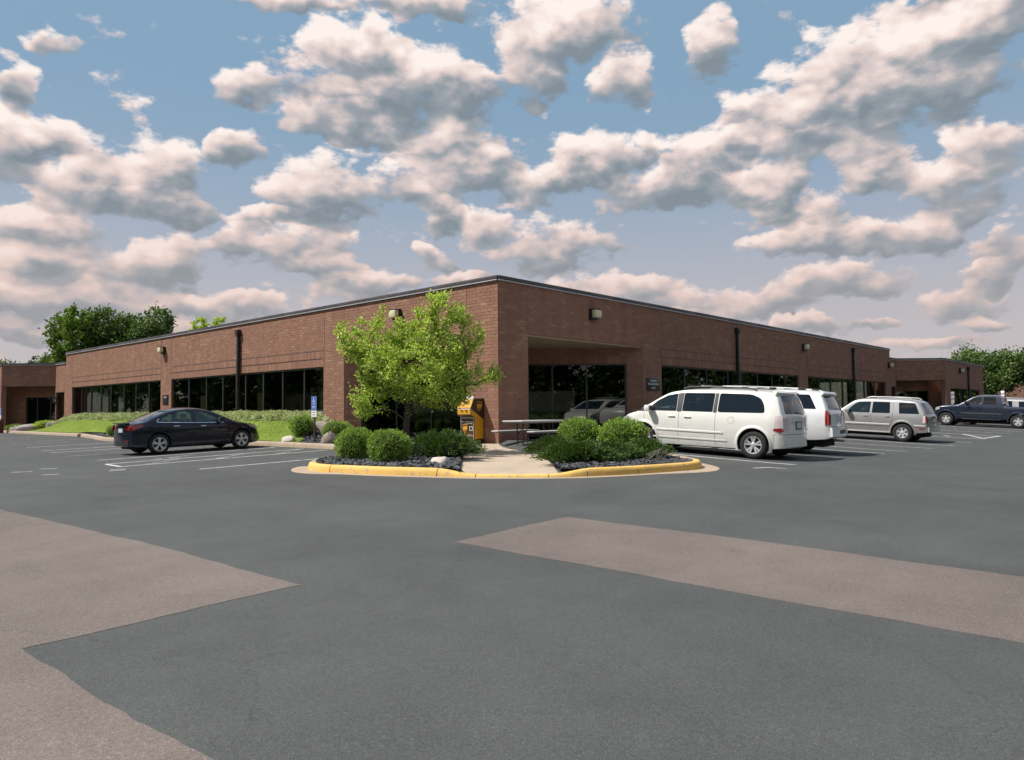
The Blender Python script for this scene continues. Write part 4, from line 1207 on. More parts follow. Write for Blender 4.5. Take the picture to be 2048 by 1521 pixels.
juniper('juniper', (-1.85, -6.3, BZ(-2, -6.2)), .50, .42, .32, 'smallest juniper, half bare, nearest the minivan', VR, 260, 34, group='spreading junipers on the island')
juniper('juniper', (-2.65, -6.05, BZ(-2.6, -6)), .56, .42, .30, 'juniper squeezed below the two round shrubs', VR, 300, 35, group='spreading junipers on the island')
tw = empty('bare_twigs', (-2.6, -6.62, BZ(-2.6, -6.6)), VR, 'grey dead branches spilling from under the junipers', 'branch')
def twigs():
    rnd = random.Random(8)
    for k in range(16):
        mb = MB(); x0 = rnd.uniform(-.35, .55); a = rnd.uniform(.2, 2.9); q = Vector((x0, rnd.uniform(-.1, .2), .0)); pts = [q]; d = Vector((math.cos(a) * .5, -.5 + rnd.uniform(-.3, .3), .55))
        for s in range(6):
            d = (d + Vector((rnd.uniform(-.5, .5), rnd.uniform(-.4, .4), rnd.uniform(-.25, .15)))).normalized(); q = q + d * .055; pts.append(q.copy())
        mb.tube(pts, [.008, .008, .007, .006, .005, .004, .002], 5)
        b = pts[3]; mb.tube([b, b + Vector((rnd.uniform(-.12, .12), rnd.uniform(-.1, .05), .08)), b + Vector((rnd.uniform(-.2, .2), -.08, .13))], [.005, .004, .002], 4)
        mb.build('twig', TWIG, tw, 60)
twigs()

tree('young_tree', (-4.08, -.58, BZ(-4, -.6)), [(.25, 0, 2.1, 1.5, 1.3, .80), (-.6, .1, 2.5, .9, .8, .6), (-1.35, 0, 2.75, .42, .4, .55), (-1.6, 0, 3.2, .16, .2, .28), (-1.05, 0, 3.1, .3, .3, .4), (-.65, 0, 3.45, .26, .3, .42), (-.2, .1, 3.05, .4, .4, .4), (.25, .2, 3.0, .4, .5, .5), (1.05, 0, 3.5, .48, .5, .66), (.75, 0, 3.85, .25, .25, .3), (.45, 0, 3.35, .4, .4, .4), (1.5, 0, 3.55, .25, .3, .35), (1.0, .1, 2.75, .75, .7, .5),
     (1.8, 0, 2.9, .25, .3, .42), (1.95, 0, 1.9, .5, .45, .36), (-1.0, 0, 1.5, .5, .5, .55), (-1.15, 0, 1.1, .3, .3, .25), (.7, 0, 1.42, 1.05, .7, .28), (2.3, 0, 2.1, .2, .2, .25)],
     'young bright green tree on the island in front of the entrance', 680, 36, .076, .085, .98, LEAF_YOUNG, 6, VR, clump=.065, lean=(.05, 0))

# below the sunlit wall
shrub('bed_shrub', (-1.75, 8.05, LZ(-1.75, 8.05)), .40, .62, 'dark shrub left of the accessible parking sign', 3200, .05, LEAF_SHRUB, 41, 2.1, group='shrubs in the slate bed')
shrub('bed_shrub', (-1.15, 6.75, LZ(-1.15, 6.75)), .50, .62, 'dark shrub between the boulders and the entrance pier', 3600, .05, LEAF_SHRUB, 42, 2.1, group='shrubs in the slate bed')
shrub('bed_shrub', (-3.1, 21.9, BU(-3.1, 21.9)), .36, .48, 'small shrub behind the trunk of the black sedan, farther one', 1800, .06, LEAF_SHRUB, 43, 2.1, group='shrubs in the bulging bed')
shrub('bed_shrub', (-3.0, 20.6, BU(-3, 20.6)), .38, .46, 'small shrub behind the trunk of the black sedan, nearer one', 1800, .06, LEAF_SHRUB, 44, 2.1, group='shrubs in the bulging bed')
shrub('bed_shrub', (-2.2, 42.2, G(-2.2, 42) + .12), .55, .40, 'low shrub before the far porch', 1500, .07, LEAF_SHRUB, 45, 2.0)
shrub('bed_shrub', (-1.0, 39.9, LZ(-1, 39.5)), .75, .50, 'yellow green shrub at the far end of the lawn', 1600, .08, LEAF_YOUNG, 46, 2.0)
hedge = empty('hedge', (-.7, 8, 0), 0, 'long pale variegated hedge under the sunlit windows', 'hedge')
def build_hedge():
    rnd = np.random.default_rng(51); n = 15000
    y = 7.55 + (39.3 - 7.55) * rnd.uniform(0, 1, n) ** 1.35
    a = rnd.uniform(-.15, math.pi + .15, n); hw = .42; top = .33
    r = rnd.uniform(.86, 1.05, n) * (1 + .08 * np.sin(y * 2.3) + .06 * np.sin(y * 5.7 + 1))
    x = -.74 - np.cos(a) * hw * r
    zb = np.array([LZ(min(-.35, q), w) for q, w in zip(x, y)])
    base = np.array([LZ(-.8, w) for w in y]); endf = np.clip((y - 7.3) / .7, .3, 1)
    z = base - .03 + np.abs(np.sin(a)) ** .7 * top * r * endf
    P = np.stack([x + .7, y - 8, np.maximum(z, zb)], 1)
    D = np.stack([-np.cos(a) * .9, rnd.normal(0, .4, n), np.sin(a) * .6 - .15], 1)
    leaf_cloud('foliage', P, D, rnd.uniform(.075, .14, n), LEAF_HEDGE, hedge, 52, aspect=.5, spread=.32)
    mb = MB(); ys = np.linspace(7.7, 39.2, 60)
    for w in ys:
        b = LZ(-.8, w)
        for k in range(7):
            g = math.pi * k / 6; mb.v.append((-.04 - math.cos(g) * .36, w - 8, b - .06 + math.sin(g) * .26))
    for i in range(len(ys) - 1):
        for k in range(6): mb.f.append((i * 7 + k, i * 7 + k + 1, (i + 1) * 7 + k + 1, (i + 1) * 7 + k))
    mb.build('shade_core', CORE, hedge, 60)  # dark core strip, its colour standing for shade within the hedge
build_hedge()
ROCK = concrete_material('granite', (0.27, 0.225, 0.19), .25, .35); ROCK_PALE = concrete_material('pale_rock', (0.52, 0.46, 0.40), .12, .2); ROCK_GREY = concrete_material('grey_rock', (0.26, 0.24, 0.225), .2, .3)
def rock(loc, rx, ry, h, label, m, seed, rz=0, name='boulder'):
    mb = blob_mesh(rx, ry, h, 2.3, seed, .10, 12); me = mb.mesh(name)
    rnd = random.Random(seed)
    pl = [Vector((rnd.uniform(-1, 1), rnd.uniform(-1, 1), rnd.uniform(-.1, 1))).normalized() for _ in range(7)]
    for v in me.vertices:      # flatten a few facets
        q = Vector((v.co.x / rx, v.co.y / ry, v.co.z / h))
        for n in pl:
            d = q.dot(n) - .80
            if d > 0: q -= n * d * .85
        v.co = Vector((q.x * rx, q.y * ry, q.z * h))
    smooth_mesh(me, 28)
    o = link(name, me, m); o.location = loc; o.rotation_euler = (0, 0, rz)
    return tag(o, label, 'rock')
rock((-5.6, -3.62, BZ(-5.6, -3.6) - .01), .23, .17, .17, 'smooth pale rock on the slate by the yellow kerb', ROCK_PALE, 61, VR)
rock((-2.25, 5.6, LZ(-2.25, 5.6) + .05), .31, .26, .36, 'granite boulder at the foot of the accessible parking sign', ROCK, 62, VR)
rock((-2.4, 7.85, LZ(-2.4, 7.85) + .02), .26, .18, .19, 'pale rounded rock beside the lawn and black sedan', ROCK_PALE, 63, VR)
rock((-.9, 7.6, LZ(-.9, 7.7) + .10), .85, .4, .30, 'long sloping boulder below the end of the hedge', ROCK, 64, VR - .2)
rock((-1.9, 40.6, G(-1.9, 40) + .25), .8, .5, .35, 'long grey boulder at the far end of the lawn', ROCK_GREY, 65, VR)
rock((-2.35, 41.4, G(-2.3, 41) + .2), .4, .35, .3, 'small boulder by the far porch', ROCK, 66, VR)
rock((-.9, 38.6, LZ(-.9, 38.6) + .1), .6, .5, .32, 'pale boulder where the hedge ends far away', ROCK_GREY, 67, VR)

# trees beyond the buildings
def bgtree(loc, w, h, label, m, seed, base=.3, n=300, per=80, leaf=.40, lob=None, group='trees beyond the building'):
    rnd = random.Random(seed); h = h / .9; L = [(0, 0, h * .62, w * .36, w * .36, h * .26)]
    for k in range(8):
        a = k * .785 + rnd.uniform(-.3, .3); rr_ = w * rnd.uniform(.22, .36)
        L.append((math.cos(a) * rr_, math.sin(a) * rr_, h * rnd.uniform(base + .12, .82), w * rnd.uniform(.13, .22), w * rnd.uniform(.13, .22), h * rnd.uniform(.09, .16)))
    return tree('background_tree', loc, L, label, n, per, leaf, .28, h * base * .7, m, seed, rnd.uniform(0, 6), group=group, clump=w * .035, spread=1.2)


bgtree((14.2, 84.4, -.3), 8.4, 14.6, 'tallest bright tree behind the far end of the sunlit wall', LEAF_TREE2, 71, .2)
bgtree((19.9, 81.5, -.3), 10.5, 14.0, 'broad dark tree rising right of the tallest one', LEAF_TREE, 72, .2, 360)
bgtree((24.0, 80.0, -.3), 7.0, 11.6, 'darker round tree sinking behind the roof line', LEAF_TREE, 73, .2)
bgtree((12.4, 87.0, -.3), 4.5, 8.5, 'slender tree left of the tallest one', LEAF_TREE, 74, .15, 150)
bgtree((15.3, 53.7, -.3), 2.7, 10.7, 'small treetop peeking over the roof line', LEAF_YOUNG, 75, .4, 120, 40, .24)
bgtree((17.6, 54.2, -.3), 3.6, 11.0, 'wider treetop peeking over the roof line', LEAF_YOUNG, 76, .4, 140, 40, .24)
bgtree((26.2, 57.6, -.3), 2.0, 11.0, 'tiny dark treetop at the roof line beside the downspout', LEAF_DARK, 77, .5, 70, 40, .2)
bgtree((73.5, -.5, -.3), 10.5, 6.9, 'spreading green tree above the blue pickup', LEAF_TREE, 78, .2, 260, 60, .3)
bgtree((79.0, -6.5, -.3), 10.0, 6.4, 'spreading green tree cut off by the picture edge above the pickup', LEAF_TREE2, 79, .2, 240, 60, .3)
bgtree((69.0, 6.5, -.3), 4.5, 5.6, 'small tree just behind the lower wing', LEAF_TREE2, 80, .2, 130, 50, .26)
bgtree((16.3, 111.7, -.3), 3.6, 9.8, 'small dark tree far beyond the low entrance', LEAF_DARK, 81, .5, 90, 40, .34)
bgtree((18.6, 109.5, -.3), 3.4, 10.2, 'thin dark tree next to the small far one', LEAF_DARK, 82, .5, 80, 36, .34)
for k, (x, y, w, h) in enumerate(((8, 118, 14, 10.8), (16, 124, 12, 10.4), (25, 121, 12, 11.0), (31, 116, 11, 10.4))):
    bgtree((x, y, -.3), w, h, ['low leafy tree at the picture edge behind the porch', 'low leafy tree behind the small far house', 'low leafy tree between the far house and the tall trees', 'low leafy tree hidden under the tall trees'][k], LEAF_TREE, 83 + k, .05, 200, 50, .45, group='low trees on the skyline')
# the wooded edge of the lot that the dark windows mirror
def woods():
    rnd = np.random.default_rng(9); C_, D_, S_ = [], [], []
    spots = [(-34, y) for y in range(38, 190, 7)] + [(x, -34) for x in range(38, 190, 7)] + [(-43, y) for y in range(42, 214, 8)] + [(x, -43) for x in range(42, 214, 8)]
    spots += [(-46, y) for y in range(-46, 24, 6)] + [(x, -46) for x in range(-40, 34, 6)] + [(-56, y) for y in range(-52, 24, 9)] + [(x, -56) for x in range(-44, 34, 9)]
    for x, y in spots:
        x += rnd.uniform(-3, 3); y += rnd.uniform(-3, 3); h = rnd.uniform(10, 15)
        for k in range(9):
            a = rnd.uniform(0, 6.28); r = rnd.uniform(0, 3.2); z = rnd.uniform(.08, .84) * h; n = 170
            if k < 3: z = rnd.uniform(.3, 2.5)
            q = rnd.normal(0, 1, (n, 3)); q /= np.linalg.norm(q, axis=1)[:, None]
            C_.append(np.array((x + math.cos(a) * r, y + math.sin(a) * r, z - 1)) + q * rnd.uniform(.6, 1, n)[:, None] * np.array((rnd.uniform(1.6, 3), rnd.uniform(1.6, 3), rnd.uniform(1.2, 2.4))))
            D_.append(q); S_.append(rnd.uniform(.5, 1.0, n))
    o = leaf_cloud('woods', np.concatenate(C_), np.concatenate(D_), np.concatenate(S_), LEAF_DARK, None, 10, aspect=.7)
    tag(o, 'dark wooded edge across the lot, mirrored in the windows', kind='stuff')
woods()

# ---------------------------------------------------------------- vehicles
def paint(name, base, metal=0.0, rough=0.32, grime=0.3):
    m = bpy.data.materials.new(name); m.use_nodes = True; t = NT(m.node_tree); b = t.n['Principled BSDF']
    P = t.node('ShaderNodeTexCoord').outputs['Object']
    sp = t.node('ShaderNodeSeparateXYZ'); t.l.new(P, sp.inputs[0])
    dirt = t.math('MULTIPLY', t.range(sp.outputs[2], 0.15, 0.75, 1, 0), t.range(t.noise(P, 6, 5, 0.65), 0.35, 0.75, 0.25, 1.0))
    c = t.mix(t.math('MULTIPLY', dirt, grime), C4(base), C4((0.16, 0.14, 0.12)))
    t.l.new(c, b.inputs['Base Color'])
    b.inputs['Metallic'].default_value = metal; b.inputs['Roughness'].default_value = rough
    b.inputs['Coat Weight'].default_value = 1.0 if grime > .08 else .45; b.inputs['Coat Roughness'].default_value = 0.03
    b.inputs['Specular IOR Level'].default_value = .5 if grime > .08 else .3
    return m


TYRE = mat('tyre_rubber', (0.018, 0.018, 0.018), 0.85, var=0.2, vscale=20)
WELL = mat('wheel_well', (0.008, 0.008, 0.008), 0.95)
ALLOY = mat('alloy', (0.60, 0.60, 0.61), 0.32, metal=0.45)
ALLOY_DARK = mat('dark_alloy', (0.05, 0.05, 0.052), 0.4, metal=0.5)
CABIN = mat('cabin_lining', (0.055, 0.05, 0.046), 0.9)
SEAT = mat('seat_cloth', (0.10, 0.095, 0.09), 0.9)
CAR_GLASS = glass_material('car_glass', (0.62, 0.68, 0.66)); PRIVACY = glass_material('privacy_glass', (0.16, 0.17, 0.18))
SEAM = mat('panel_gap', (0.012, 0.012, 0.012), 0.8)
TRIM_BLACK = mat('black_trim', (0.02, 0.02, 0.022), 0.45)
CHROME = mat('chrome', (0.75, 0.75, 0.76), 0.12, metal=1.0)
TAIL_RED = mat('tail_lamp_red', (0.34, 0.010, 0.014), 0.12, coat=1.0)
TAIL_CLEAR = mat('tail_lamp_clear', (0.72, 0.60, 0.60), 0.10, coat=1.0)
HEAD_CLEAR = mat('head_lamp', (0.55, 0.56, 0.58), 0.08, metal=0.3, coat=1.0)
AMBER = mat('amber_lens', (0.62, 0.17, 0.02), 0.15, coat=1.0)
PLATE = mat('number_plate', (0.50, 0.54, 0.60), 0.5, var=.1)


class Car:
    def __init__(s, root, L, hw, top, bot, wtab, ptab, rt=0.10, crown=0.05):
        s.root, s.L, s.hw, s.rt, s.crown = root, L, hw, rt, crown
        pts = catmull(top, 0.03)
        X, Z = [], []
        for q in pts:
            x = max(q.x, X[-1] + 0.0012) if X else q.x
            X.append(x); Z.append(q.y)
        s.X, s.Z = np.array(X), np.array(Z)
        s.bx, s.bz = np.array([b[0] for b in bot]), np.array([b[1] for b in bot])
        s.wz, s.ww = np.array([b[0] for b in wtab]), np.array([b[1] for b in wtab])
        s.px, s.pp = np.array([b[0] for b in ptab]), np.array([b[1] for b in ptab])
        s.im = int(np.argmax(s.Z))
        s.inv = None
    def sm(s, x, xs, ys):      # softened linear interpolation
        e = 0.05
        return (np.interp(x - e, xs, ys) + np.interp(x, xs, ys) * 2 + np.interp(x + e, xs, ys)) / 4
    def top(s, x): return float(np.interp(x, s.X, s.Z))
    def W(s, x, z, off=0.0): return float(s.hw * s.sm(z, s.wz, s.ww) * s.sm(x, s.px, s.pp)) + off
    def section(s, x, zt, inset=0.0, zb=None, tk=0.0):
        zb = float(np.interp(x, s.bx, s.bz)) if zb is None else zb
        zt = max(zt - tk, zb + .02)
        hgt = zt - zb; r = min(s.rt, hgt * .4); c = min(s.crown, hgt * .2); ze = zt - c - r
        pts = [(0.0, zb)]; wb = s.W(x, zb) - inset
        pts += [(wb * .5, zb), (wb * .93, zb)]
        for k in range(12):
            z = zb + .012 + (ze - zb - .012) * k / 11; pts.append((s.W(x, z) - inset, z))
        we = s.W(x, ze) - inset
        for k in range(1, 6):
            a = math.pi / 2 * k / 5; pts.append((we - r * .95 * (1 - math.cos(a)) - (s.W(x, ze) - s.W(x, ze + r)) * .5 * math.sin(a), ze + r * math.sin(a)))
        y1 = pts[-1][0]
        for k in range(1, 7):
            y = y1 * (1 - k / 6); pts.append((y, zt - c * (y / y1) ** 2))
        return pts
    def loft(s, stations, inset=0.0, zbf=None, tkf=None, name='body'):
        rings = []
        for x, zt in stations:
            h = s.section(x, zt, inset, zbf(x) if zbf else None, tkf(x) if tkf else 0.0)
            ring = [(x, y, z) for y, z in h] + [(x, -y, z) for y, z in reversed(h[1:-1])]
            rings.append(ring)
        n = len(rings[0]); mb = MB()
        for r in rings: mb.v += r
        for i in range(len(rings) - 1):
            for k in range(n): mb.f.append((i * n + k, (i + 1) * n + k, (i + 1) * n + (k + 1) % n, i * n + (k + 1) % n))
        mb.f.append(tuple(range(n))); b = (len(rings) - 1) * n
        mb.f.append(tuple(b + k for k in range(n - 1, -1, -1)))
        return mb
    def stations(s):
        out = [(s.X[0], s.Z[0])]; acc = 0
        for i in range(1, len(s.X)):
            acc += math.hypot(s.X[i] - s.X[i - 1], s.Z[i] - s.Z[i - 1])
            if acc > 0.055 or i == len(s.X) - 1: out.append((s.X[i], s.Z[i])); acc = 0
        return out
    # ---- surface maps
    def side(s, x, z, off, sg): return Vector((x, sg * (s.W(x, z) + off), z))
    def end(s, y, z, off, front):
        i = s.im
        if front: zz, xx = s.Z[i:][::-1], s.X[i:][::-1]
        else: zz, xx = s.Z[:i + 1], s.X[:i + 1]
        zz = np.maximum.accumulate(zz)
        w = max(.3, s.W(float(np.interp(z, zz, xx)), z))
        q = z + min(s.crown, .05) * (y / w) ** 2
        x = float(np.interp(q, zz, xx)); e = .01
        x2 = float(np.interp(q + e, zz, xx)); sl = x2 - x; n = Vector((-e, 0, sl)) if not front else Vector((e, 0, -sl))
        n.normalize()
        return Vector((x, y, z)) + n * off
    def panel(s, poly, fn, off, th, name, m, parent=None, step=.09, sm=40):
        """a thin plate that follows the surface given by fn(u, v, offset)"""
        vs, fs = fill(poly, step); n = len(vs); mb = MB()
        mb.v = [tuple(fn(q.x, q.y, off)) for q in vs] + [tuple(fn(q.x, q.y, off - th)) for q in vs]
        mb.f = [tuple(f) for f in fs] + [tuple(i + n for i in reversed(f)) for f in fs]
        cnt = {}
        for f in fs:
            for a, b in zip(f, list(f[1:]) + [f[0]]): cnt[(a, b)] = 1
        for (a, b) in list(cnt):
            if (b, a) not in cnt: mb.f.append((a, b, b + n, a + n))
        me = mb.mesh(name); smooth_mesh(me, sm)
        return link(name, me, m, parent or s.root)
    def side_panel(s, poly, off, th, name, m, parents=None, step=.09, sides=(1, -1)):
        out = []
        for i, sg in enumerate(sides):
            out.append(s.panel(poly, lambda u, v, o, g=sg: s.side(u, v, o, g), off, th, name, m, parents[i] if parents else None, step))
        return out
    def end_panel(s, poly, off, th, name, m, front=False, parent=None, step=.08):
        return s.panel(poly, lambda u, v, o: s.end(u, v, o, front), off, th, name, m, parent, step)
    def ribbon(s, path, w, off, name, m, parents=None, sides=(1, -1), th=.003):
        out = []
        pts = []
        for i in range(len(path) - 1):
            a, b = Vector(path[i]), Vector(path[i + 1]); n = max(1, int((b - a).length / .07))
            pts += [a.lerp(b, k / n) for k in range(n)]
        pts.append(Vector(path[-1]))
        for j, sg in enumerate(sides):
            mb = MB()
            for i, q in enumerate(pts):
                t = (pts[min(i + 1, len(pts) - 1)] - pts[max(i - 1, 0)]).normalized(); n = Vector((-t.y, t.x)) * w / 2
                for e, o in ((q - n, off - th - .004), (q - n * .8, off), (q + n * .8, off), (q + n, off - th - .004)): mb.v.append(tuple(s.side(e.x, e.y, o, sg)))
            for i in range(len(pts) - 1):
                for k in range(3): mb.f.append((i * 4 + k, i * 4 + k + 1, i * 4 + k + 5, i * 4 + k + 4))
            out.append(mb.build(name, m, parents[j] if parents else s.root, 50))
        return out


def boolean(mb_body, cutters, mat_body):
    """body minus every cutter mesh; cut faces keep the cutter's own material"""
    me = mb_body.mesh('body'); me.materials.append(mat_body)
    fix = bmesh.new(); fix.from_mesh(me); bmesh.ops.remove_doubles(fix, verts=fix.verts, dist=1e-5); bmesh.ops.recalc_face_normals(fix, faces=fix.faces); fix.to_mesh(me); fix.free()
    o = bpy.data.objects.new('body_tmp', me); col.objects.link(o); tmp = []
    for mb, m in cutters:
        cm = mb.mesh('cutter'); cm.materials.append(m)
        fix = bmesh.new(); fix.from_mesh(cm); bmesh.ops.recalc_face_normals(fix, faces=fix.faces); fix.to_mesh(cm); fix.free()
        c = bpy.data.objects.new('cutter_tmp', cm); col.objects.link(c); tmp.append(c)
        md = o.modifiers.new('cut', 'BOOLEAN'); md.operation = 'DIFFERENCE'; md.object = c; md.solver = 'EXACT'
        try: md.material_mode = 'TRANSFER'
        except Exception: pass
    bpy.context.view_layer.update()
    out = bpy.data.meshes.new_from_object(o.evaluated_get(bpy.context.evaluated_depsgraph_get()))
    for q in tmp + [o]: bpy.data.objects.remove(q)
    smooth_mesh(out, 32)
    return out


def wheel(car, x, sg, r, width, rim_r, style, m_rim):
    """tyre with rim, spokes and hub; local z points outwards"""
    y = sg * (car.hw - .025 - width / 2)
    M = Matrix.Translation((x, y, r)) @ Matrix(((1, 0, 0, 0), (0, 0, sg, 0), (0, 1, 0, 0), (0, 0, 0, 1)))
    w = width / 2
    t = MB().lathe([(rim_r - .005, -w * .9), (rim_r + .02, -w), (r - .035, -w * .98), (r - .008, -w * .80), (r, -w * .55), (r - .006, -w * .5), (r, -w * .45), (r, -.02), (r - .006, -.012), (r - .006, .012), (r, .02), (r, w * .45), (r - .006, w * .5), (r, w * .55), (r - .008, w * .80), (r - .035, w * .98), (rim_r + .02, w), (rim_r - .005, w * .9)], 40, M)
    wh = t.build('wheel', TYRE, car.root, 40)
    MB().lathe([(rim_r - .004, w * .88), (rim_r - .004, w * .94), (rim_r - .018, w * .92), (rim_r - .03, w * .6), (rim_r - .035, -w * .8)], 40, M).build('rim', m_rim, wh, 40)
    MB().lathe([(rim_r - .036, w * .05), (.05, w * .05), (.0, w * .05)], 24, M).build('brake_disc', ALLOY_DARK, wh, 40)
    sp = MB(); n = style[0]
    for k in range(n):
        a = 2 * math.pi * k / n + .3
        for da in (style[1] if len(style) > 1 else (0,)):
            ca, sa = math.cos(a + da), math.sin(a + da); w0, w1 = style[2], style[3]
            c0, s0 = math.cos(a + da * .35), math.sin(a + da * .35)
            R0, R1 = .035, rim_r - .012
            q = []
            for (rr_, wid, z, cc, ss) in ((R0, w0, w * .72, c0, s0), (R1, w1, w * .86, ca, sa)):
                for e in (-1, 1):
                    q.append(Vector((cc * rr_ - ss * wid * e, ss * rr_ + cc * wid * e, z)))
            low = [v - Vector((0, 0, .03)) for v in q]
            vs = [M @ v for v in q + low]
            sp.add(vs, [(0, 1, 3, 2), (0, 2, 6, 4), (1, 5, 7, 3), (4, 6, 7, 5)])
    sp.build('spokes', m_rim, wh)
    MB().lathe([(.06, w * .55), (.062, w * .74), (.05, w * .80), (.0, w * .81)], 20, M).build('hub', m_rim, wh, 40)
    return wh


def arch_cutters(car, axles, ra, zc, m=WELL):
    mb = MB()
    for x in axles:
        for sg in (1, -1):
            n = 28; vs = []; y0, y1 = car.hw - .33, car.hw + .3
            for y in (y0, y1):
                for k in range(n):
                    a = 2 * math.pi * k / n; vs.append((x + math.cos(a) * ra, sg * y, zc + math.sin(a) * ra))
            fs = [tuple(range(n)), tuple(range(2 * n - 1, n - 1, -1))] + [(k, n + k, n + (k + 1) % n, (k + 1) % n) for k in range(n)]
            mb.add(vs, fs)
    return mb


def xprism(polys, x0, x1):
    mb = MB()
    for poly in polys:
        n = len(poly); mb.add([(x0, y, z) for y, z in poly] + [(x1, y, z) for y, z in poly], [tuple(range(n - 1, -1, -1)), tuple(range(n, 2 * n))] + [(i, (i + 1) % n, n + (i + 1) % n, n + i) for i in range(n)])
    return mb


def yprism(polys, y0=-2.0, y1=2.0):
    mb = MB()
    for poly in polys:
        n = len(poly); mb.add([(x, y0, z) for x, z in poly] + [(x, y1, z) for x, z in poly], [tuple(range(n - 1, -1, -1)), tuple(range(n, 2 * n))] + [(i, (i + 1) % n, n + (i + 1) % n, n + i) for i in range(n)])
    return mb


def rounded(poly, r=.04, k=3):
    """round the corners of a 2D polygon"""
    out = []; n = len(poly)
    for i in range(n):
        p0, p1, p2 = Vector(poly[i - 1]), Vector(poly[i]), Vector(poly[(i + 1) % n])
        a, b = (p0 - p1), (p2 - p1); d = min(r, a.length * .4, b.length * .4)
        s, e = p1 + a.normalized() * d, p1 + b.normalized() * d
        for j in range(k + 1):
            t = j / k; out.append(tuple(s.lerp(p1, t).lerp(p1.lerp(e, t), t)))
    return out


def make_vehicle(sp):
    root = empty(sp['name'], (0, 0, 0), 0, sp['label'], sp['cat'], sp.get('group'))
    c = Car(root, sp['L'], sp['hw'], sp['top'], sp['bot'], sp['wtab'], sp['ptab'], sp.get('rt', .1), sp.get('crown', .05))
    P = sp['paint']; r = sp['tyre']; ax = sp['axles']
    cuts = [(arch_cutters(c, ax, sp['arch'], r + .01), WELL)]
    xa, xb = sp['cabin']; fl = sp['floor']
    st = [(x, c.top(x)) for x in np.arange(xa, xb, .06)]
    def tk(x):
        sl = abs(c.top(x + .03) - c.top(x - .03)) / .06
        return .04 * math.sqrt(1 + sl * sl)
    st = [q for q in st if q[1] - tk(q[0]) - fl > .08]
    cuts.append((c.loft(st, .07, lambda x: fl, tk), CABIN))
    wins = [rounded(w['poly'], w.get('r', .035)) for w in sp['windows']]
    cuts.append((yprism(wins), TRIM_BLACK))
    if sp.get('bed'):
        b = sp['bed']; cuts.append((MB().box((b[0], -c.hw + .12, b[2]), (b[1], c.hw - .12, 3.0)), P))
    wf, wr = sp['front_glass'], sp['rear_glass']
    xm = (xa + xb) / 2
    cuts.append((xprism([rounded(wf, .05)], xm, c.L + .5), TRIM_BLACK)); cuts.append((xprism([rounded(wr, .05)], -1.0, xm - .02), TRIM_BLACK))
    me = boolean(c.loft(c.stations()), cuts, P)
    body = link('body', me, None, root)
    for w, p in zip(sp['windows'], wins):
        c.side_panel(p, -.014, .004, 'window', w.get('glass', CAR_GLASS), None, .12)
        if w.get('trim'):
            pass
    c.end_panel(rounded(wf, .05), -.012, .004, 'windscreen', CAR_GLASS, True, None, .12)
    c.end_panel(rounded(wr, .05), -.012, .004, 'rear_window', sp.get('rear_tint', PRIVACY), False, None, .12)
    for x in ax:
        for sg in (1, -1): wheel(c, x, sg, r, sp.get('tw', .22), sp['rim'], sp['style'], sp.get('rim_mat', ALLOY))
    for s_ in sp.get('seams', []): c.ribbon(s_, .009, .0012, 'panel_gap', SEAM)
    for q in sp.get('handles', []):
        for sg in (1, -1):
            x, z = q; y = c.W(x, z)
            MB().rbox((x - .10, sg * (y + .012) - .014, z - .017), (x + .10, sg * (y + .012) + .014, z + .017), .012).build('door_handle', sp.get('handle_mat', P), root, 40)
    mx, mz = sp['mirror']
    for sg in (1, -1):
        y = c.W(mx, mz)
        mm = MB().rbox((mx - .09, sg * (y + .13) - .10, mz - .04), (mx + .07, sg * (y + .13) + .10, mz + .13), .035)
        mi = mm.build('mirror', sp.get('mirror_mat', P), root, 40)
        MB().rbox((mx - .03, sg * (y + .02) - .04, mz - .035), (mx + .03, sg * (y + .02) + .04, mz + .03), .015).build('mirror_arm', TRIM_BLACK, mi, 40)
        MB().box((mx - .094, sg * (y + .13) - .08, mz - .02), (mx - .091, sg * (y + .13) + .08, mz + .11)).build('mirror_glass', CHROME, mi)
    MB().box((.35, -c.hw + .30, r * .55), (c.L - .4, c.hw - .30, r + .12)).build('underbody', WELL, root)
    hs_ = sp.get('seat_h', .52)
    for sx, rows in sp.get('seats', []):
        for sg in rows:
            s_ = MB().rbox((sx - .05, sg - .25, fl - .2), (sx + .45, sg + .25, fl + .06), .05)
            s_.rbox((sx - .16, sg - .24, fl), (sx + .02, sg + .24, fl + hs_), .06)
            s_.rbox((sx - .17, sg - .13, fl + hs_ + .02), (sx - .05, sg + .13, fl + hs_ + .16), .04)
            s_.build('seat', SEAT, root, 40)
    d = sp.get('dash')
    if d:
        MB().rbox((d, -c.hw + .2, fl - .1), (d + .35, c.hw - .2, fl + .22), .06).build('dashboard', CABIN, root, 40)
        sw = MB(); cy = .36
        pts = [(d - .10 - .06 * math.sin(a), cy + .18 * math.cos(a), fl + .22 + .17 * math.sin(a)) for a in np.linspace(0, 2 * math.pi, 17)]
        sw.tube(pts, .014, 6, False); sw.build('steering_wheel', TRIM_BLACK, root, 60)
    sp['extra'](c, root, body)
    br, bf = sp.get('bow', (.08, .2))          # ends bowed in plan
    done = set()
    def bow(o):
        me_ = o.data
        if me_ and me_.name not in done:
            done.add(me_.name); n = len(me_.vertices); co = np.zeros(n * 3, np.float32); me_.vertices.foreach_get('co', co); co = co.reshape(-1, 3)
            k = (co[:, 1] / c.hw) ** 2
            tr = np.clip(1 - co[:, 0] / .62, 0, 1); tf = np.clip((co[:, 0] - (c.L - .55)) / .55, 0, 1)
            co[:, 0] += br * k * tr * tr * (3 - 2 * tr) - bf * k * tf * tf * (3 - 2 * tf)
            me_.vertices.foreach_set('co', co.ravel()); me_.update()
        for q in o.children: bow(q)
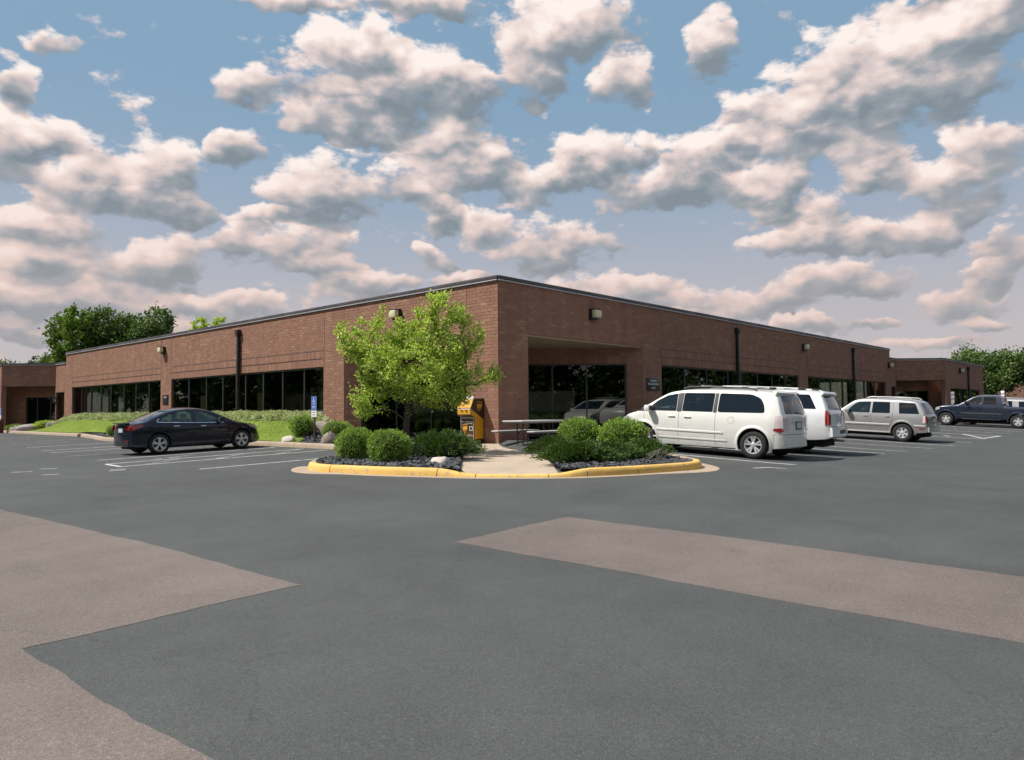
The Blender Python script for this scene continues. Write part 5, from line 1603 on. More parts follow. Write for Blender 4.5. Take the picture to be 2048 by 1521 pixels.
    for q in root.children: bow(q)
    return root


def place(root, rear, heading, axles, r=None):
    """stand the vehicle on its rear and front axle points on the lot"""
    dx, dy = math.cos(heading), math.sin(heading); wb = axles[1] - axles[0]
    z0 = G(rear[0], rear[1]); z1 = G(rear[0] + dx * wb, rear[1] + dy * wb)
    pitch = math.atan2(z1 - z0, wb)
    l = Vector((-dy, dx, 0))
    zl = (G(rear[0] + l.x * .75, rear[1] + l.y * .75) - G(rear[0] - l.x * .75, rear[1] - l.y * .75)) / 1.5
    f = Vector((dx, dy, math.tan(pitch))).normalized(); l = (l + Vector((0, 0, zl))).normalized(); l = (l - f * l.dot(f)).normalized(); u = f.cross(l)
    o = Vector((rear[0], rear[1], z0)) - f * axles[0] + Vector((0, 0, .004))
    root.matrix_world = Matrix(((f.x, l.x, u.x, o.x), (f.y, l.y, u.y, o.y), (f.z, l.z, u.z, o.z), (0, 0, 0, 1)))


def mirror_pts(poly): return [(-y, z) for y, z in reversed(poly)]


WT_VAN = [(0.15, .90), (.35, .955), (.55, .985), (.8, 1.0), (1.0, .99), (1.12, .965), (1.35, .895), (1.6, .81), (1.8, .75)]
# --- white minivan
def van_extra(c, root, body):
    P = VAN_P
    c.ribbon([(1.72, .60), (3.72, .60)], .05, .012, 'side_moulding', P); c.ribbon([(1.62, .40), (3.78, .40)], .04, .010, 'side_moulding', P)
    for a in c.side_panel([(1.90, 1.10), (2.0, 1.10), (2.0, 1.60), (1.90, 1.60)], .003, .004, 'pillar_cover', TRIM_BLACK): pass
    c.side_panel([(2.88, 1.09), (3.02, 1.085), (3.04, 1.57), (2.87, 1.59)], .003, .004, 'pillar_cover', TRIM_BLACK)
    c.side_panel([(3.97, 1.065), (4.22, 1.055), (3.90, 1.20)], .003, .004, 'quarter_panel', TRIM_BLACK)
    for sg, (a, b) in ((1, (0, 1)), (-1, (0, 1))):
        pass
    for sg in (1, -1):
        l = c.panel([(.13, .80), (.17, .72), (.40, .76), (.36, 1.08), (.16, 1.10)], lambda u, v, o, g=sg: c.side(u, v, o, g), .012, .02, 'tail_lamp', TAIL_CLEAR, None, .06)
        y0 = c.W(.12, .9)
        pl = [(.60, .74), (y0 - .01, .74), (y0 - .01, 1.06), (.68, 1.06)]
        if sg < 0: pl = mirror_pts(pl)
        c.end_panel(pl, .012, .02, 'lens', TAIL_CLEAR, False, l, .06)
        c.panel([(.12, .72), (.20, .68), (.40, .73), (.40, .77), (.17, .79)], lambda u, v, o, g=sg: c.side(u, v, o, g), .013, .02, 'lens', TAIL_RED, l, .06)
        for x in (.93, 4.01):      # flared arch lips
            mb = MB(); n = 22
            for k in range(n + 1):
                a = R(-22) + (math.pi + R(44)) * k / n
                for rr_, off in ((.405, -.01), (.41, .018), (.455, .014), (.49, -.004)):
                    xx, zz = x + math.cos(a) * rr_, .355 + math.sin(a) * rr_
                    mb.v.append(tuple(c.side(xx, max(zz, .16), off, sg)))
            for k in range(n):
                for j in range(3): mb.f.append((k * 4 + j, k * 4 + j + 1, k * 4 + j + 5, k * 4 + j + 4))
            mb.build('arch_lip', P, root, 50)
        rail = MB(); y = c.W(2.0, 1.62) - .09
        rail.tube([(.95, sg * y, 1.685), (1.1, sg * y, 1.745), (2.0, sg * (y + .01), 1.765), (2.75, sg * (y + .01), 1.755), (2.95, sg * (y + .01), 1.70)], .016, 8); rail.build('roof_rail', TRIM_BLACK, root, 50)
    for x in (1.25, 2.45): MB().rbox((x - .03, -.66, 1.775), (x + .03, .66, 1.80), .01).build('crossbar', TRIM_GREY, root, 40)
    # tailgate: handle bar, plate, wiper, badge, seams
    c.end_panel([(-.40, .955), (.40, .955), (.40, 1.0), (-.40, 1.0)], .03, .03, 'tailgate_bar', P)
    pl = c.end_panel([(-.16, .78), (.16, .78), (.16, .93), (-.16, .93)], .010, .008, 'number_plate', PLATE)
    c.end_panel([(-.22, .745), (.22, .745), (.22, .95), (-.22, .95)], .003, .004, 'plate_recess', ALLOY_DARK)
    c.end_panel([(-.40, 1.115), (.12, 1.17), (.12, 1.185), (-.40, 1.13)], .02, .012, 'wiper', TRIM_BLACK)
    c.end_panel([(-.78, 1.585), (.78, 1.585), (.74, 1.62), (-.74, 1.62)], .09, .09, 'spoiler', P)
    c.end_panel([(-.80, .632), (.80, .632), (.80, .640), (-.80, .640)], .004, .004, 'panel_gap', SEAM)
    c.ribbon([(.42, .30), (.40, .62), (.16, .66)], .010, .0012, 'panel_gap', SEAM)
    c.ribbon([(1.46, 1.0), (1.46, .93), (1.38, .87)], .004, .001, 'fuel_flap', SEAM, sides=(1,))
    fc = [(1.50 + .085 * math.cos(a), .93 + .085 * math.sin(a)) for a in np.linspace(0, 6.28, 15)]
    c.ribbon(fc, .005, .001, 'fuel_flap', SEAM, sides=(1,))
    for sg in (1, -1):
        c.panel([(4.54, .74), (4.86, .70), (4.81, .86), (4.48, .92)], lambda u, v, o, g=sg: c.side(u, v, o, g), .008, .02, 'head_lamp', HEAD_CLEAR, None, .06)
    MB().tube([(4.30, .55, 1.05), (4.28, .57, 1.45)], .004, 5).build('aerial', TRIM_BLACK, root)
    MB().tube([(.25, -.45, .22), (.05, -.45, .21)], .03, 8).build('exhaust', ALLOY_DARK, root, 60)


VAN_P = paint('van_white', (0.76, 0.745, 0.70))
VAN = dict(name='minivan', label='white minivan with roof rack parked nearest the island', cat='van', L=5.15, hw=.985, paint=VAN_P,
    top=[(.12, .26), (.03, .34), (0, .46), (.01, .58), (.07, .625), (.10, .66), (.13, 1.0), (.16, 1.10), (.30, 1.42), (.40, 1.60), (.55, 1.67), (1.0, 1.715), (1.9, 1.735), (2.7, 1.72), (3.1, 1.68), (3.4, 1.60), (3.85, 1.34), (4.22, 1.11), (4.38, 1.065), (4.7, .98), (4.93, .86), (5.06, .72), (5.13, .52), (5.11, .36), (5.02, .25)],
    bot=[(0, .36), (.15, .29), (.5, .26), (.75, .22), (4.6, .20), (4.95, .22), (5.15, .33)], wtab=WT_VAN,
    ptab=[(-.1, .70), (0, .73), (.05, .80), (.12, .865), (.25, .93), (.5, .975), (1.2, 1), (3.6, 1), (4.3, .985), (4.7, .93), (4.95, .85), (5.08, .74), (5.15, .62), (5.3, .6)],
    tyre=.345, arch=.405, axles=(.93, 4.01), rim=.225, style=(5, (-.22, .22), .016, .026), cabin=(.22, 4.25), floor=.80,
    windows=[dict(poly=[(.66, 1.14), (1.88, 1.11), (1.88, 1.60), (1.05, 1.595), (.80, 1.50), (.70, 1.34)], glass=PRIVACY, r=.07), dict(poly=[(2.01, 1.11), (2.87, 1.10), (2.86, 1.585), (2.01, 1.60)], glass=PRIVACY), dict(poly=[(3.03, 1.095), (3.94, 1.08), (3.62, 1.36), (3.34, 1.51), (3.05, 1.565)])],
    front_glass=[(-.78, 1.15), (.78, 1.15), (.60, 1.58), (-.60, 1.58)], rear_glass=[(-.70, 1.13), (.70, 1.13), (.60, 1.57), (-.60, 1.57)],
    seams=[[(1.93, 1.08), (1.93, .30), (1.9, .26)], [(2.95, 1.08), (2.96, .28)], [(3.98, 1.05), (4.0, .95), (3.86, .30)], [(1.93, .92), (1.62, .82), (1.58, .6)], [(1.93, 1.06), (1.55, .66)]][:3],
    handles=[(2.70, .96), (3.16, .96)], mirror=(3.82, 1.10), seats=[(2.95, (.4, -.4)), (1.95, (.42, -.42)), (1.0, (.4, -.4))], dash=3.65, extra=van_extra)
sq_ = lambda x: x if x < 4.25 else 4.25 + (x - 4.25) * .84
VAN['top'] = [(sq_(x), z) for x, z in VAN['top']]; VAN['bot'] = [(sq_(x), z) for x, z in VAN['bot']]; VAN['ptab'] = [(sq_(x), p_) for x, p_ in VAN['ptab']]; VAN['L'] = sq_(5.15); VAN['bow'] = (.13, .2)
van = make_vehicle(VAN)


# --- white full-size sport utility
def sub_extra(c, root, body):
    P = SUB_P
    for sg in (1, -1):
        l = c.panel([(.13, .84), (.20, .82), (.22, 1.24), (.16, 1.22)], lambda u, v, o, g=sg: c.side(u, v, o, g), .014, .02, 'tail_lamp', TAIL_RED, None, .06)
        y0 = c.W(.12, 1.0); pl = [(y0 - .14, .84), (y0 + .01, .84), (y0 + .005, 1.21), (y0 - .13, 1.21)]
        if sg < 0: pl = mirror_pts(pl)
        c.end_panel(pl, .014, .02, 'lens', TAIL_RED, False, l, .06)
        y = c.W(2.0, 1.75) - .06
        MB().tube([(.75, sg * y, 1.765), (.9, sg * y, 1.815), (2.5, sg * (y + .01), 1.835), (3.2, sg * (y + .01), 1.825), (3.4, sg * (y + .01), 1.775)], .018, 8).build('roof_rail', P, root, 50)
        for x in (.95, 1.75, 2.55, 3.2): MB().rbox((x - .10, sg * y - .03, 1.77), (x + .10, sg * y + .03, 1.835), .012).build('rail_foot', TRIM_BLACK, root, 40)
    c.end_panel([(-.95, .52), (.95, .52), (.95, .76), (-.95, .76)], .07, .07, 'bumper', P)
    c.end_panel([(-.35, .60), (.35, .60), (.35, .70), (-.35, .70)], .075, .01, 'tow_panel', TRIM_BLACK)
    c.end_panel([(-.17, .93), (.17, .93), (.17, 1.07), (-.17, 1.07)], .012, .008, 'number_plate', PLATE)
    c.end_panel([(-.34, 1.10), (.34, 1.10), (.34, 1.15), (-.34, 1.15)], .03, .03, 'tailgate_bar', P)
    c.end_panel([(-.40, .80), (.40, .80), (.40, .83), (-.40, .83)], .02, .02, 'badge_strip', CHROME)
    c.end_panel([(-.82, 1.63), (.82, 1.63), (.78, 1.68), (-.78, 1.68)], .10, .10, 'spoiler', P)
    c.end_panel([(-.30, 1.62), (.30, 1.62), (.30, 1.635), (-.30, 1.635)], .09, .03, 'brake_lamp', TAIL_RED)
    c.end_panel([(-.36, 1.24), (.16, 1.29), (.16, 1.305), (-.36, 1.255)], .02, .012, 'wiper', TRIM_BLACK)
    c.end_panel([(-.86, .785), (.86, .785), (.86, .795), (-.86, .795)], .004, .004, 'panel_gap', SEAM)
    fc = [(1.0 + .09 * math.cos(a), 1.02 + .09 * math.sin(a)) for a in np.linspace(0, 6.28, 15)]
    c.ribbon(fc, .005, .001, 'fuel_flap', SEAM, sides=(1,))
    MB().tube([(.5, -.55, .38), (.05, -.6, .36)], .035, 8).build('exhaust', ALLOY, root, 60)
    for sg in (1, -1):
        c.panel([(5.20, .98), (5.50, .92), (5.48, 1.06), (5.20, 1.12)], lambda u, v, o, g=sg: c.side(u, v, o, g), .008, .02, 'head_lamp', HEAD_CLEAR, None, .06)
        MB().rbox((1.9, sg * .93 - .08, .36), (4.0, sg * .93 + .08, .41), .02).build('running_board', TRIM_BLACK, root, 40)


SUB_P = paint('suv_white', (0.80, 0.80, 0.80))
WT_SUB = [(0.3, .90), (.5, .96), (.8, 1.0), (1.1, 1.0), (1.22, .975), (1.5, .90), (1.75, .83), (1.95, .76)]
SUB = dict(name='sport_utility', label='tall white sport utility with red tail lamps behind the minivan', cat='suv', L=5.65, hw=1.0, paint=SUB_P,
    top=[(.06, .46), (0, .52), (0, .74), (.06, .78), (.10, .84), (.12, 1.16), (.15, 1.22), (.28, 1.52), (.40, 1.74), (.55, 1.84), (1.0, 1.885), (2.4, 1.90), (3.3, 1.875), (3.65, 1.80), (4.10, 1.50), (4.45, 1.28), (4.6, 1.235), (5.25, 1.16), (5.47, 1.08), (5.58, .95), (5.64, .70), (5.61, .44)],
    bot=[(0, .50), (.2, .44), (.6, .40), (5.0, .36), (5.65, .42)], wtab=WT_SUB,
    ptab=[(-.1, .92), (0, .935), (.06, .96), (.2, .985), (.5, 1), (4.6, 1), (5.1, .975), (5.4, .91), (5.58, .80), (5.65, .70), (5.8, .66)], rt=.11,
    tyre=.395, arch=.46, axles=(1.25, 4.55), rim=.225, style=(5, (0,), .05, .065), cabin=(.22, 4.45), floor=.95,
    windows=[dict(poly=[(.50, 1.26), (2.0, 1.24), (2.0, 1.72), (.72, 1.72)], glass=PRIVACY), dict(poly=[(2.12, 1.24), (2.85, 1.235), (2.85, 1.71), (2.12, 1.72)], glass=PRIVACY), dict(poly=[(2.98, 1.235), (4.0, 1.225), (3.62, 1.58), (3.45, 1.69), (2.98, 1.71)])],
    front_glass=[(-.80, 1.33), (.80, 1.33), (.66, 1.74), (-.66, 1.74)], rear_glass=[(-.78, 1.25), (.78, 1.25), (.68, 1.69), (-.68, 1.69)],
    seams=[[(2.06, 1.72), (2.06, .45)], [(2.92, 1.70), (2.92, .42)], [(4.05, 1.2), (4.05, .42)]], handles=[(2.25, 1.10), (3.1, 1.10)], mirror=(3.85, 1.26), seats=[(3.0, (.42, -.42)), (2.1, (.42, -.42))], dash=3.8, extra=sub_extra)
low_ = lambda z: z if z < 1.24 else 1.24 + (z - 1.24) * .86
SUB['top'] = [(x, low_(z)) for x, z in SUB['top']]; SUB['wtab'] = [(low_(z), w) for z, w in SUB['wtab']]
for w_ in SUB['windows']: w_['poly'] = [(x, low_(z)) for x, z in w_['poly']]
for k_ in ('front_glass', 'rear_glass'): SUB[k_] = [(y, low_(z)) for y, z in SUB[k_]]
sub = make_vehicle(SUB)


# --- silver mid-size sport utility
def mou_extra(c, root, body):
    P = MOU_P
    c.ribbon([(1.52, .66), (3.50, .66)], .09, .014, 'side_moulding', MOU_TRIM); c.ribbon([(.14, .66), (.62, .66)], .09, .014, 'side_moulding', MOU_TRIM)
    for sg in (1, -1):
        l = c.panel([(.14, .80), (.26, .78), (.24, 1.06), (.17, 1.08)], lambda u, v, o, g=sg: c.side(u, v, o, g), .014, .02, 'tail_lamp', TAIL_CLEAR, None, .06)
        y0 = c.W(.13, .95); pl = [(y0 - .13, .80), (y0 + .01, .80), (y0 + .005, 1.06), (y0 - .12, 1.06)]
        if sg < 0: pl = mirror_pts(pl)
        c.end_panel(pl, .014, .02, 'lens', TAIL_RED, False, l, .06)
        c.panel([(.20, .54), (.42, .54), (.42, .58), (.20, .58)], lambda u, v, o, g=sg: c.side(u, v, o, g), .010, .02, 'marker_lamp', TAIL_RED, None, .06)
        y = c.W(1.8, 1.62) - .07
        MB().tube([(.75, sg * y, 1.71), (.88, sg * y, 1.765), (1.6, sg * (y + .01), 1.785), (2.3, sg * (y + .01), 1.78), (2.45, sg * (y + .01), 1.735)], .024, 8).build('roof_rail', MOU_TRIM, root, 50)
        for x in (1.05, 3.94):
            mb = MB(); n = 20
            for k in range(n + 1):
                a = R(-10) + (math.pi + R(20)) * k / n
                for rr_, off in ((.425, -.01), (.43, .016), (.475, .014), (.52, -.003)):
                    mb.v.append(tuple(c.side(x + math.cos(a) * rr_, max(.38 + math.sin(a) * rr_, .3), off, sg)))
            for k in range(n):
                for j in range(3): mb.f.append((k * 4 + j, k * 4 + j + 1, k * 4 + j + 5, k * 4 + j + 4))
            mb.build('arch_lip', P, root, 50)
        MB().rbox((1.5, sg * .86 - .08, .33), (3.45, sg * .86 + .08, .38), .02).build('running_board', MOU_TRIM, root, 40)
        c.panel([(4.45, .82), (4.76, .78), (4.74, .94), (4.42, .99)], lambda u, v, o, g=sg: c.side(u, v, o, g), .008, .02, 'head_lamp', HEAD_CLEAR, None, .06)
    c.end_panel([(-.86, .44), (.86, .44), (.86, .62), (-.86, .62)], .06, .06, 'bumper', MOU_TRIM)
    c.end_panel([(-.16, .82), (.16, .82), (.16, .96), (-.16, .96)], .012, .008, 'number_plate', PLATE)
    c.end_panel([(-.36, 1.0), (.36, 1.0), (.36, 1.05), (-.36, 1.05)], .03, .03, 'tailgate_bar', CHROME)
    c.end_panel([(-.78, .665), (.78, .665), (.78, .675), (-.78, .675)], .004, .004, 'panel_gap', SEAM)
    MB().tube([(.4, .5, .34), (.02, .55, .33)], .03, 8).build('exhaust', ALLOY_DARK, root, 60)


MOU_P = paint('suv_silver', (0.36, 0.355, 0.35), .45, .38); MOU_TRIM = paint('suv_silver_trim', (0.46, 0.45, 0.44), .3, .42)
WT_MOU = [(0.28, .90), (.45, .96), (.75, 1.0), (1.0, .995), (1.12, .97), (1.4, .89), (1.6, .83), (1.8, .76)]
MOU = dict(name='sport_utility', label='silver sport utility with roof rails parked past the white ones', cat='suv', L=4.90, hw=.935, paint=MOU_P,
    top=[(.06, .40), (0, .46), (0, .62), (.06, .66), (.10, .70), (.13, 1.04), (.17, 1.12), (.30, 1.38), (.45, 1.58), (.60, 1.68), (1.0, 1.735), (1.9, 1.75), (2.6, 1.73), (2.95, 1.66), (3.35, 1.38), (3.70, 1.14), (3.85, 1.09), (4.4, 1.02), (4.65, .96), (4.80, .84), (4.88, .62), (4.86, .40)],
    bot=[(0, .44), (.2, .40), (.6, .36), (4.3, .32), (4.9, .38)], wtab=WT_MOU,
    ptab=[(-.1, .90), (0, .92), (.06, .95), (.2, .98), (.5, 1), (3.9, 1), (4.4, .97), (4.7, .89), (4.84, .78), (4.9, .68), (5.0, .66)], rt=.10,
    tyre=.37, arch=.43, axles=(1.05, 3.94), rim=.22, style=(6, (0,), .035, .055), cabin=(.22, 3.72), floor=.85,
    windows=[dict(poly=[(.42, 1.14), (1.18, 1.13), (1.22, 1.57), (.62, 1.57)], glass=PRIVACY), dict(poly=[(1.52, 1.13), (2.22, 1.125), (2.20, 1.58), (1.55, 1.585)], glass=PRIVACY), dict(poly=[(2.30, 1.125), (3.28, 1.12), (2.92, 1.46), (2.76, 1.56), (2.28, 1.58)])],
    front_glass=[(-.74, 1.19), (.74, 1.19), (.60, 1.62), (-.60, 1.62)], rear_glass=[(-.70, 1.14), (.70, 1.14), (.62, 1.58), (-.62, 1.58)],
    seams=[[(1.42, 1.55), (1.42, .9), (1.55, .42)], [(2.25, 1.1), (2.25, .38)], [(3.35, 1.08), (3.35, .38)]], handles=[(1.62, 1.0), (2.45, 1.0)], mirror=(3.15, 1.14), seats=[(2.25, (.4, -.4)), (1.35, (.4, -.4))], dash=3.05, extra=mou_extra)
mou = make_vehicle(MOU)


# --- dark blue pickup
def tru_extra(c, root, body):
    P = TRU_P
    c.ribbon([(1.95, 1.30), (1.97, .62)], .02, .002, 'panel_gap', SEAM)
    c.ribbon([(2.05, .80), (4.15, .80)], .045, .014, 'side_moulding', CHROME)
    for sg in (1, -1):
        c.panel([(5.28, .98), (5.66, .90), (5.62, 1.08), (5.28, 1.14)], lambda u, v, o, g=sg: c.side(u, v, o, g), .010, .02, 'head_lamp', HEAD_CLEAR, None, .06)
        c.panel([(.05, .95), (.16, .95), (.16, 1.24), (.05, 1.24)], lambda u, v, o, g=sg: c.side(u, v, o, g), .012, .02, 'tail_lamp', TAIL_RED, None, .06)
        MB().rbox((2.1, sg * .9 - .06, .42), (4.1, sg * .9 + .06, .47), .02).build('running_board', ALLOY_DARK, root, 40)
        for x in (1.23, 4.93):
            mb = MB(); n = 20
            for k in range(n + 1):
                a = R(-12) + (math.pi + R(24)) * k / n
                for rr_, off in ((.475, -.01), (.48, .018), (.53, .014), (.57, -.003)):
                    mb.v.append(tuple(c.side(x + math.cos(a) * rr_, max(.41 + math.sin(a) * rr_, .34), off, sg)))
            for k in range(n):
                for j in range(3): mb.f.append((k * 4 + j, k * 4 + j + 1, k * 4 + j + 5, k * 4 + j + 4))
            mb.build('arch_lip', P, root, 50)
    c.end_panel([(-.8, .62), (.8, .62), (.8, .80), (-.8, .80)], .05, .05, 'front_bumper', CHROME, True)
    c.end_panel([(-.5, .86), (.5, .86), (.5, 1.05), (-.5, 1.05)], .03, .03, 'grille', CHROME, True)


TRU_P = paint('truck_blue', (0.022, 0.031, 0.055), .3, .26, .1)
TRU = dict(name='pickup_truck', label='dark blue pickup truck cut off by the picture edge', cat='truck', L=5.81, hw=1.0, paint=TRU_P,
    top=[(.04, .56), (0, .62), (.02, 1.26), (.06, 1.30), (.9, 1.295), (1.9, 1.29), (1.97, 1.31), (2.05, 1.62), (2.12, 1.83), (2.3, 1.905), (2.9, 1.925), (3.3, 1.90), (3.55, 1.82), (3.95, 1.56), (4.25, 1.38), (4.4, 1.33), (5.2, 1.24), (5.5, 1.14), (5.68, .98), (5.78, .72), (5.76, .46)],
    bot=[(0, .56), (.4, .50), (1.9, .46), (5.2, .42), (5.81, .48)], wtab=[(0.35, .90), (.55, .965), (.85, 1.0), (1.2, .995), (1.34, .97), (1.6, .88), (1.8, .81), (2.0, .75)],
    ptab=[(-.1, .97), (0, .975), (.06, .985), (.3, 1), (4.8, 1), (5.3, .97), (5.6, .88), (5.75, .76), (5.81, .68), (6, .66)], rt=.10,
    tyre=.40, arch=.475, axles=(1.23, 4.93), rim=.235, style=(5, (0,), .05, .07), cabin=(2.10, 4.30), floor=1.0, bed=(.12, 1.90, .80),
    windows=[dict(poly=[(2.30, 1.36), (2.98, 1.35), (2.98, 1.77), (2.36, 1.77)], glass=PRIVACY), dict(poly=[(3.08, 1.35), (3.98, 1.34), (3.62, 1.65), (3.45, 1.74), (3.08, 1.77)])],
    front_glass=[(-.78, 1.43), (.78, 1.43), (.64, 1.79), (-.64, 1.79)], rear_glass=[(-.6, 1.42), (.6, 1.42), (.56, 1.76), (-.56, 1.76)],
    seams=[[(2.18, 1.34), (2.18, .55)], [(3.03, 1.33), (3.03, .5)], [(4.10, 1.32), (4.05, .5)]], handles=[(2.35, 1.16), (3.2, 1.16)], mirror=(3.85, 1.38), mirror_mat=TRIM_BLACK, seats=[(3.0, (.42, -.42))], dash=3.75, extra=tru_extra)
tru = make_vehicle(TRU)


# --- black sedan
def sed_extra(c, root, body):
    P = SED_P
    c.ribbon([(.92, 1.005), (1.2, .985), (2.07, .945), (3.05, .915)], .022, .006, 'chrome_strip', CHROME)
    c.ribbon([(.92, 1.01), (.93, 1.05), (1.0, 1.10)], .022, .006, 'chrome_strip', CHROME)
    c.side_panel([(2.03, .95), (2.13, .945), (2.14, 1.34), (2.06, 1.345)], .003, .004, 'pillar_cover', TRIM_BLACK)
    for sg in (1, -1):
        l = c.panel([(.06, .80), (.16, .76), (.52, .90), (.40, .95), (.12, .94)], lambda u, v, o, g=sg: c.side(u, v, o, g), .010, .02, 'tail_lamp', TAIL_RED, None, .05)
        y0 = c.W(.04, .85); pl = [(.36, .80), (y0, .77), (y0, .92), (.40, .90)]
        if sg < 0: pl = mirror_pts(pl)
        c.end_panel(pl, .010, .02, 'lens', TAIL_RED, False, l, .06)
        h = c.panel([(3.98, .74), (4.34, .64), (4.42, .68), (4.20, .80), (3.94, .85)], lambda u, v, o, g=sg: c.side(u, v, o, g), .010, .02, 'head_lamp', HEAD_CLEAR, None, .05)
        c.panel([(3.92, .80), (4.06, .77), (4.04, .83), (3.93, .86)], lambda u, v, o, g=sg: c.side(u, v, o, g), .013, .02, 'turn_lens', AMBER, h, .05)
        pl = [(.40, .44), (.56, .44), (.56, .47), (.40, .47)]
        if sg < 0: pl = mirror_pts(pl)
        c.end_panel(pl, .012, .02, 'reflector', TAIL_RED)
    c.end_panel([(-.24, .70), (.24, .70), (.24, .84), (-.24, .84)], .002, .004, 'plate_recess', TRIM_BLACK)
    c.end_panel([(-.16, .71), (.16, .71), (.16, .83), (-.16, .83)], .010, .008, 'number_plate', PLATE)
    c.end_panel([(-.56, .30), (.56, .30), (.52, .42), (-.52, .42)], .004, .006, 'lower_valance', TRIM_BLACK)
    c.end_panel([(-.60, .655), (.60, .655), (.60, .663), (-.60, .663)], .003, .004, 'panel_gap', SEAM)
    c.ribbon([(.62, .32), (.50, .62), (.10, .66)], .008, .0012, 'panel_gap', SEAM)
    MB().rbox((.045, -.52, .975), (.20, .52, 1.008), .012).build('trunk_lip', P, root, 40)


SED_P = paint('sedan_black', (0.005, 0.008, 0.020), .0, .2, .05)
SED = dict(name='sedan', label='black four door sedan parked by the lawn', cat='car', L=4.56, hw=.89, paint=SED_P,
    top=[(.12, .24), (.04, .30), (0, .44), (.01, .60), (.03, .72), (.03, .90), (.05, .965), (.12, .995), (.34, 1.025), (.58, 1.06), (.85, 1.18), (1.15, 1.30), (1.45, 1.385), (1.8, 1.428), (2.1, 1.435), (2.4, 1.415), (2.7, 1.345), (3.05, 1.19), (3.42, 1.00), (3.56, .955), (3.8, .915), (4.12, .84), (4.34, .73), (4.47, .60), (4.55, .44), (4.53, .30), (4.46, .20)],
    bot=[(0, .34), (.2, .26), (.5, .22), (.7, .19), (4.1, .17), (4.4, .19), (4.56, .28)], wtab=[(0.1, .90), (.25, .945), (.45, .985), (.65, 1.0), (.85, .985), (.97, .95), (1.1, .87), (1.25, .78), (1.4, .69), (1.5, .64)],
    ptab=[(-.1, .62), (0, .66), (.04, .745), (.10, .82), (.22, .89), (.45, .945), (.9, .985), (1.4, 1), (3.2, 1), (3.7, .975), (4.05, .92), (4.3, .83), (4.45, .72), (4.56, .56), (4.7, .5)], rt=.09, crown=.045,
    tyre=.318, arch=.365, axles=(.98, 3.68), rim=.222, style=(5, (-.16, .16), .012, .026), cabin=(.62, 3.45), floor=.68, tw=.205,
    windows=[dict(poly=[(1.02, 1.03), (2.02, .975), (2.05, 1.335), (1.72, 1.325), (1.36, 1.235), (1.14, 1.13)], r=.05), dict(poly=[(2.14, .97), (3.06, .945), (2.86, 1.08), (2.60, 1.23), (2.40, 1.31), (2.15, 1.335)], r=.04)],
    front_glass=[(-.68, 1.03), (.68, 1.03), (.50, 1.335), (-.50, 1.335)], rear_glass=[(-.60, 1.11), (.60, 1.11), (.48, 1.345), (-.48, 1.345)], rear_tint=CAR_GLASS,
    seams=[[(1.26, .96), (1.32, .75), (1.42, .30), (1.5, .24)], [(2.09, .94), (2.10, .24)], [(3.12, .90), (3.18, .6), (3.12, .24)], [(1.5, .24), (3.12, .24)]],
    handles=[(1.50, .86), (2.36, .83)], handle_mat=CHROME, mirror=(2.92, .97), seats=[(2.05, (.36, -.36)), (1.32, (.36, -.36))], seat_h=.40, dash=2.75, extra=sed_extra)
SED['bow'] = (.11, .13)
sed = make_vehicle(SED)

place(van, (2.24, -7.36), R(92.5), VAN['axles'])
place(sub, (5.17, -6.95), R(97), SUB['axles'])
place(mou, (17.35, -6.75), R(90), MOU['axles'])
place(tru, (36.3, -7.9), R(90), TRU['axles'])
place(sed, (-6.6, 9.12), R(0), SED['axles'])
far_suv = mou.copy(); col.objects.link(far_suv)
far_suv['label'] = 'silver sport utility mostly hidden behind the blue pickup'
for ch in mou.children:
    q = ch.copy(); col.objects.link(q); q.parent = far_suv
    for g_ in ch.children:
        d_ = g_.copy(); col.objects.link(d_); d_.parent = q
place(far_suv, (39.4, -7.6), R(90), MOU['axles'])

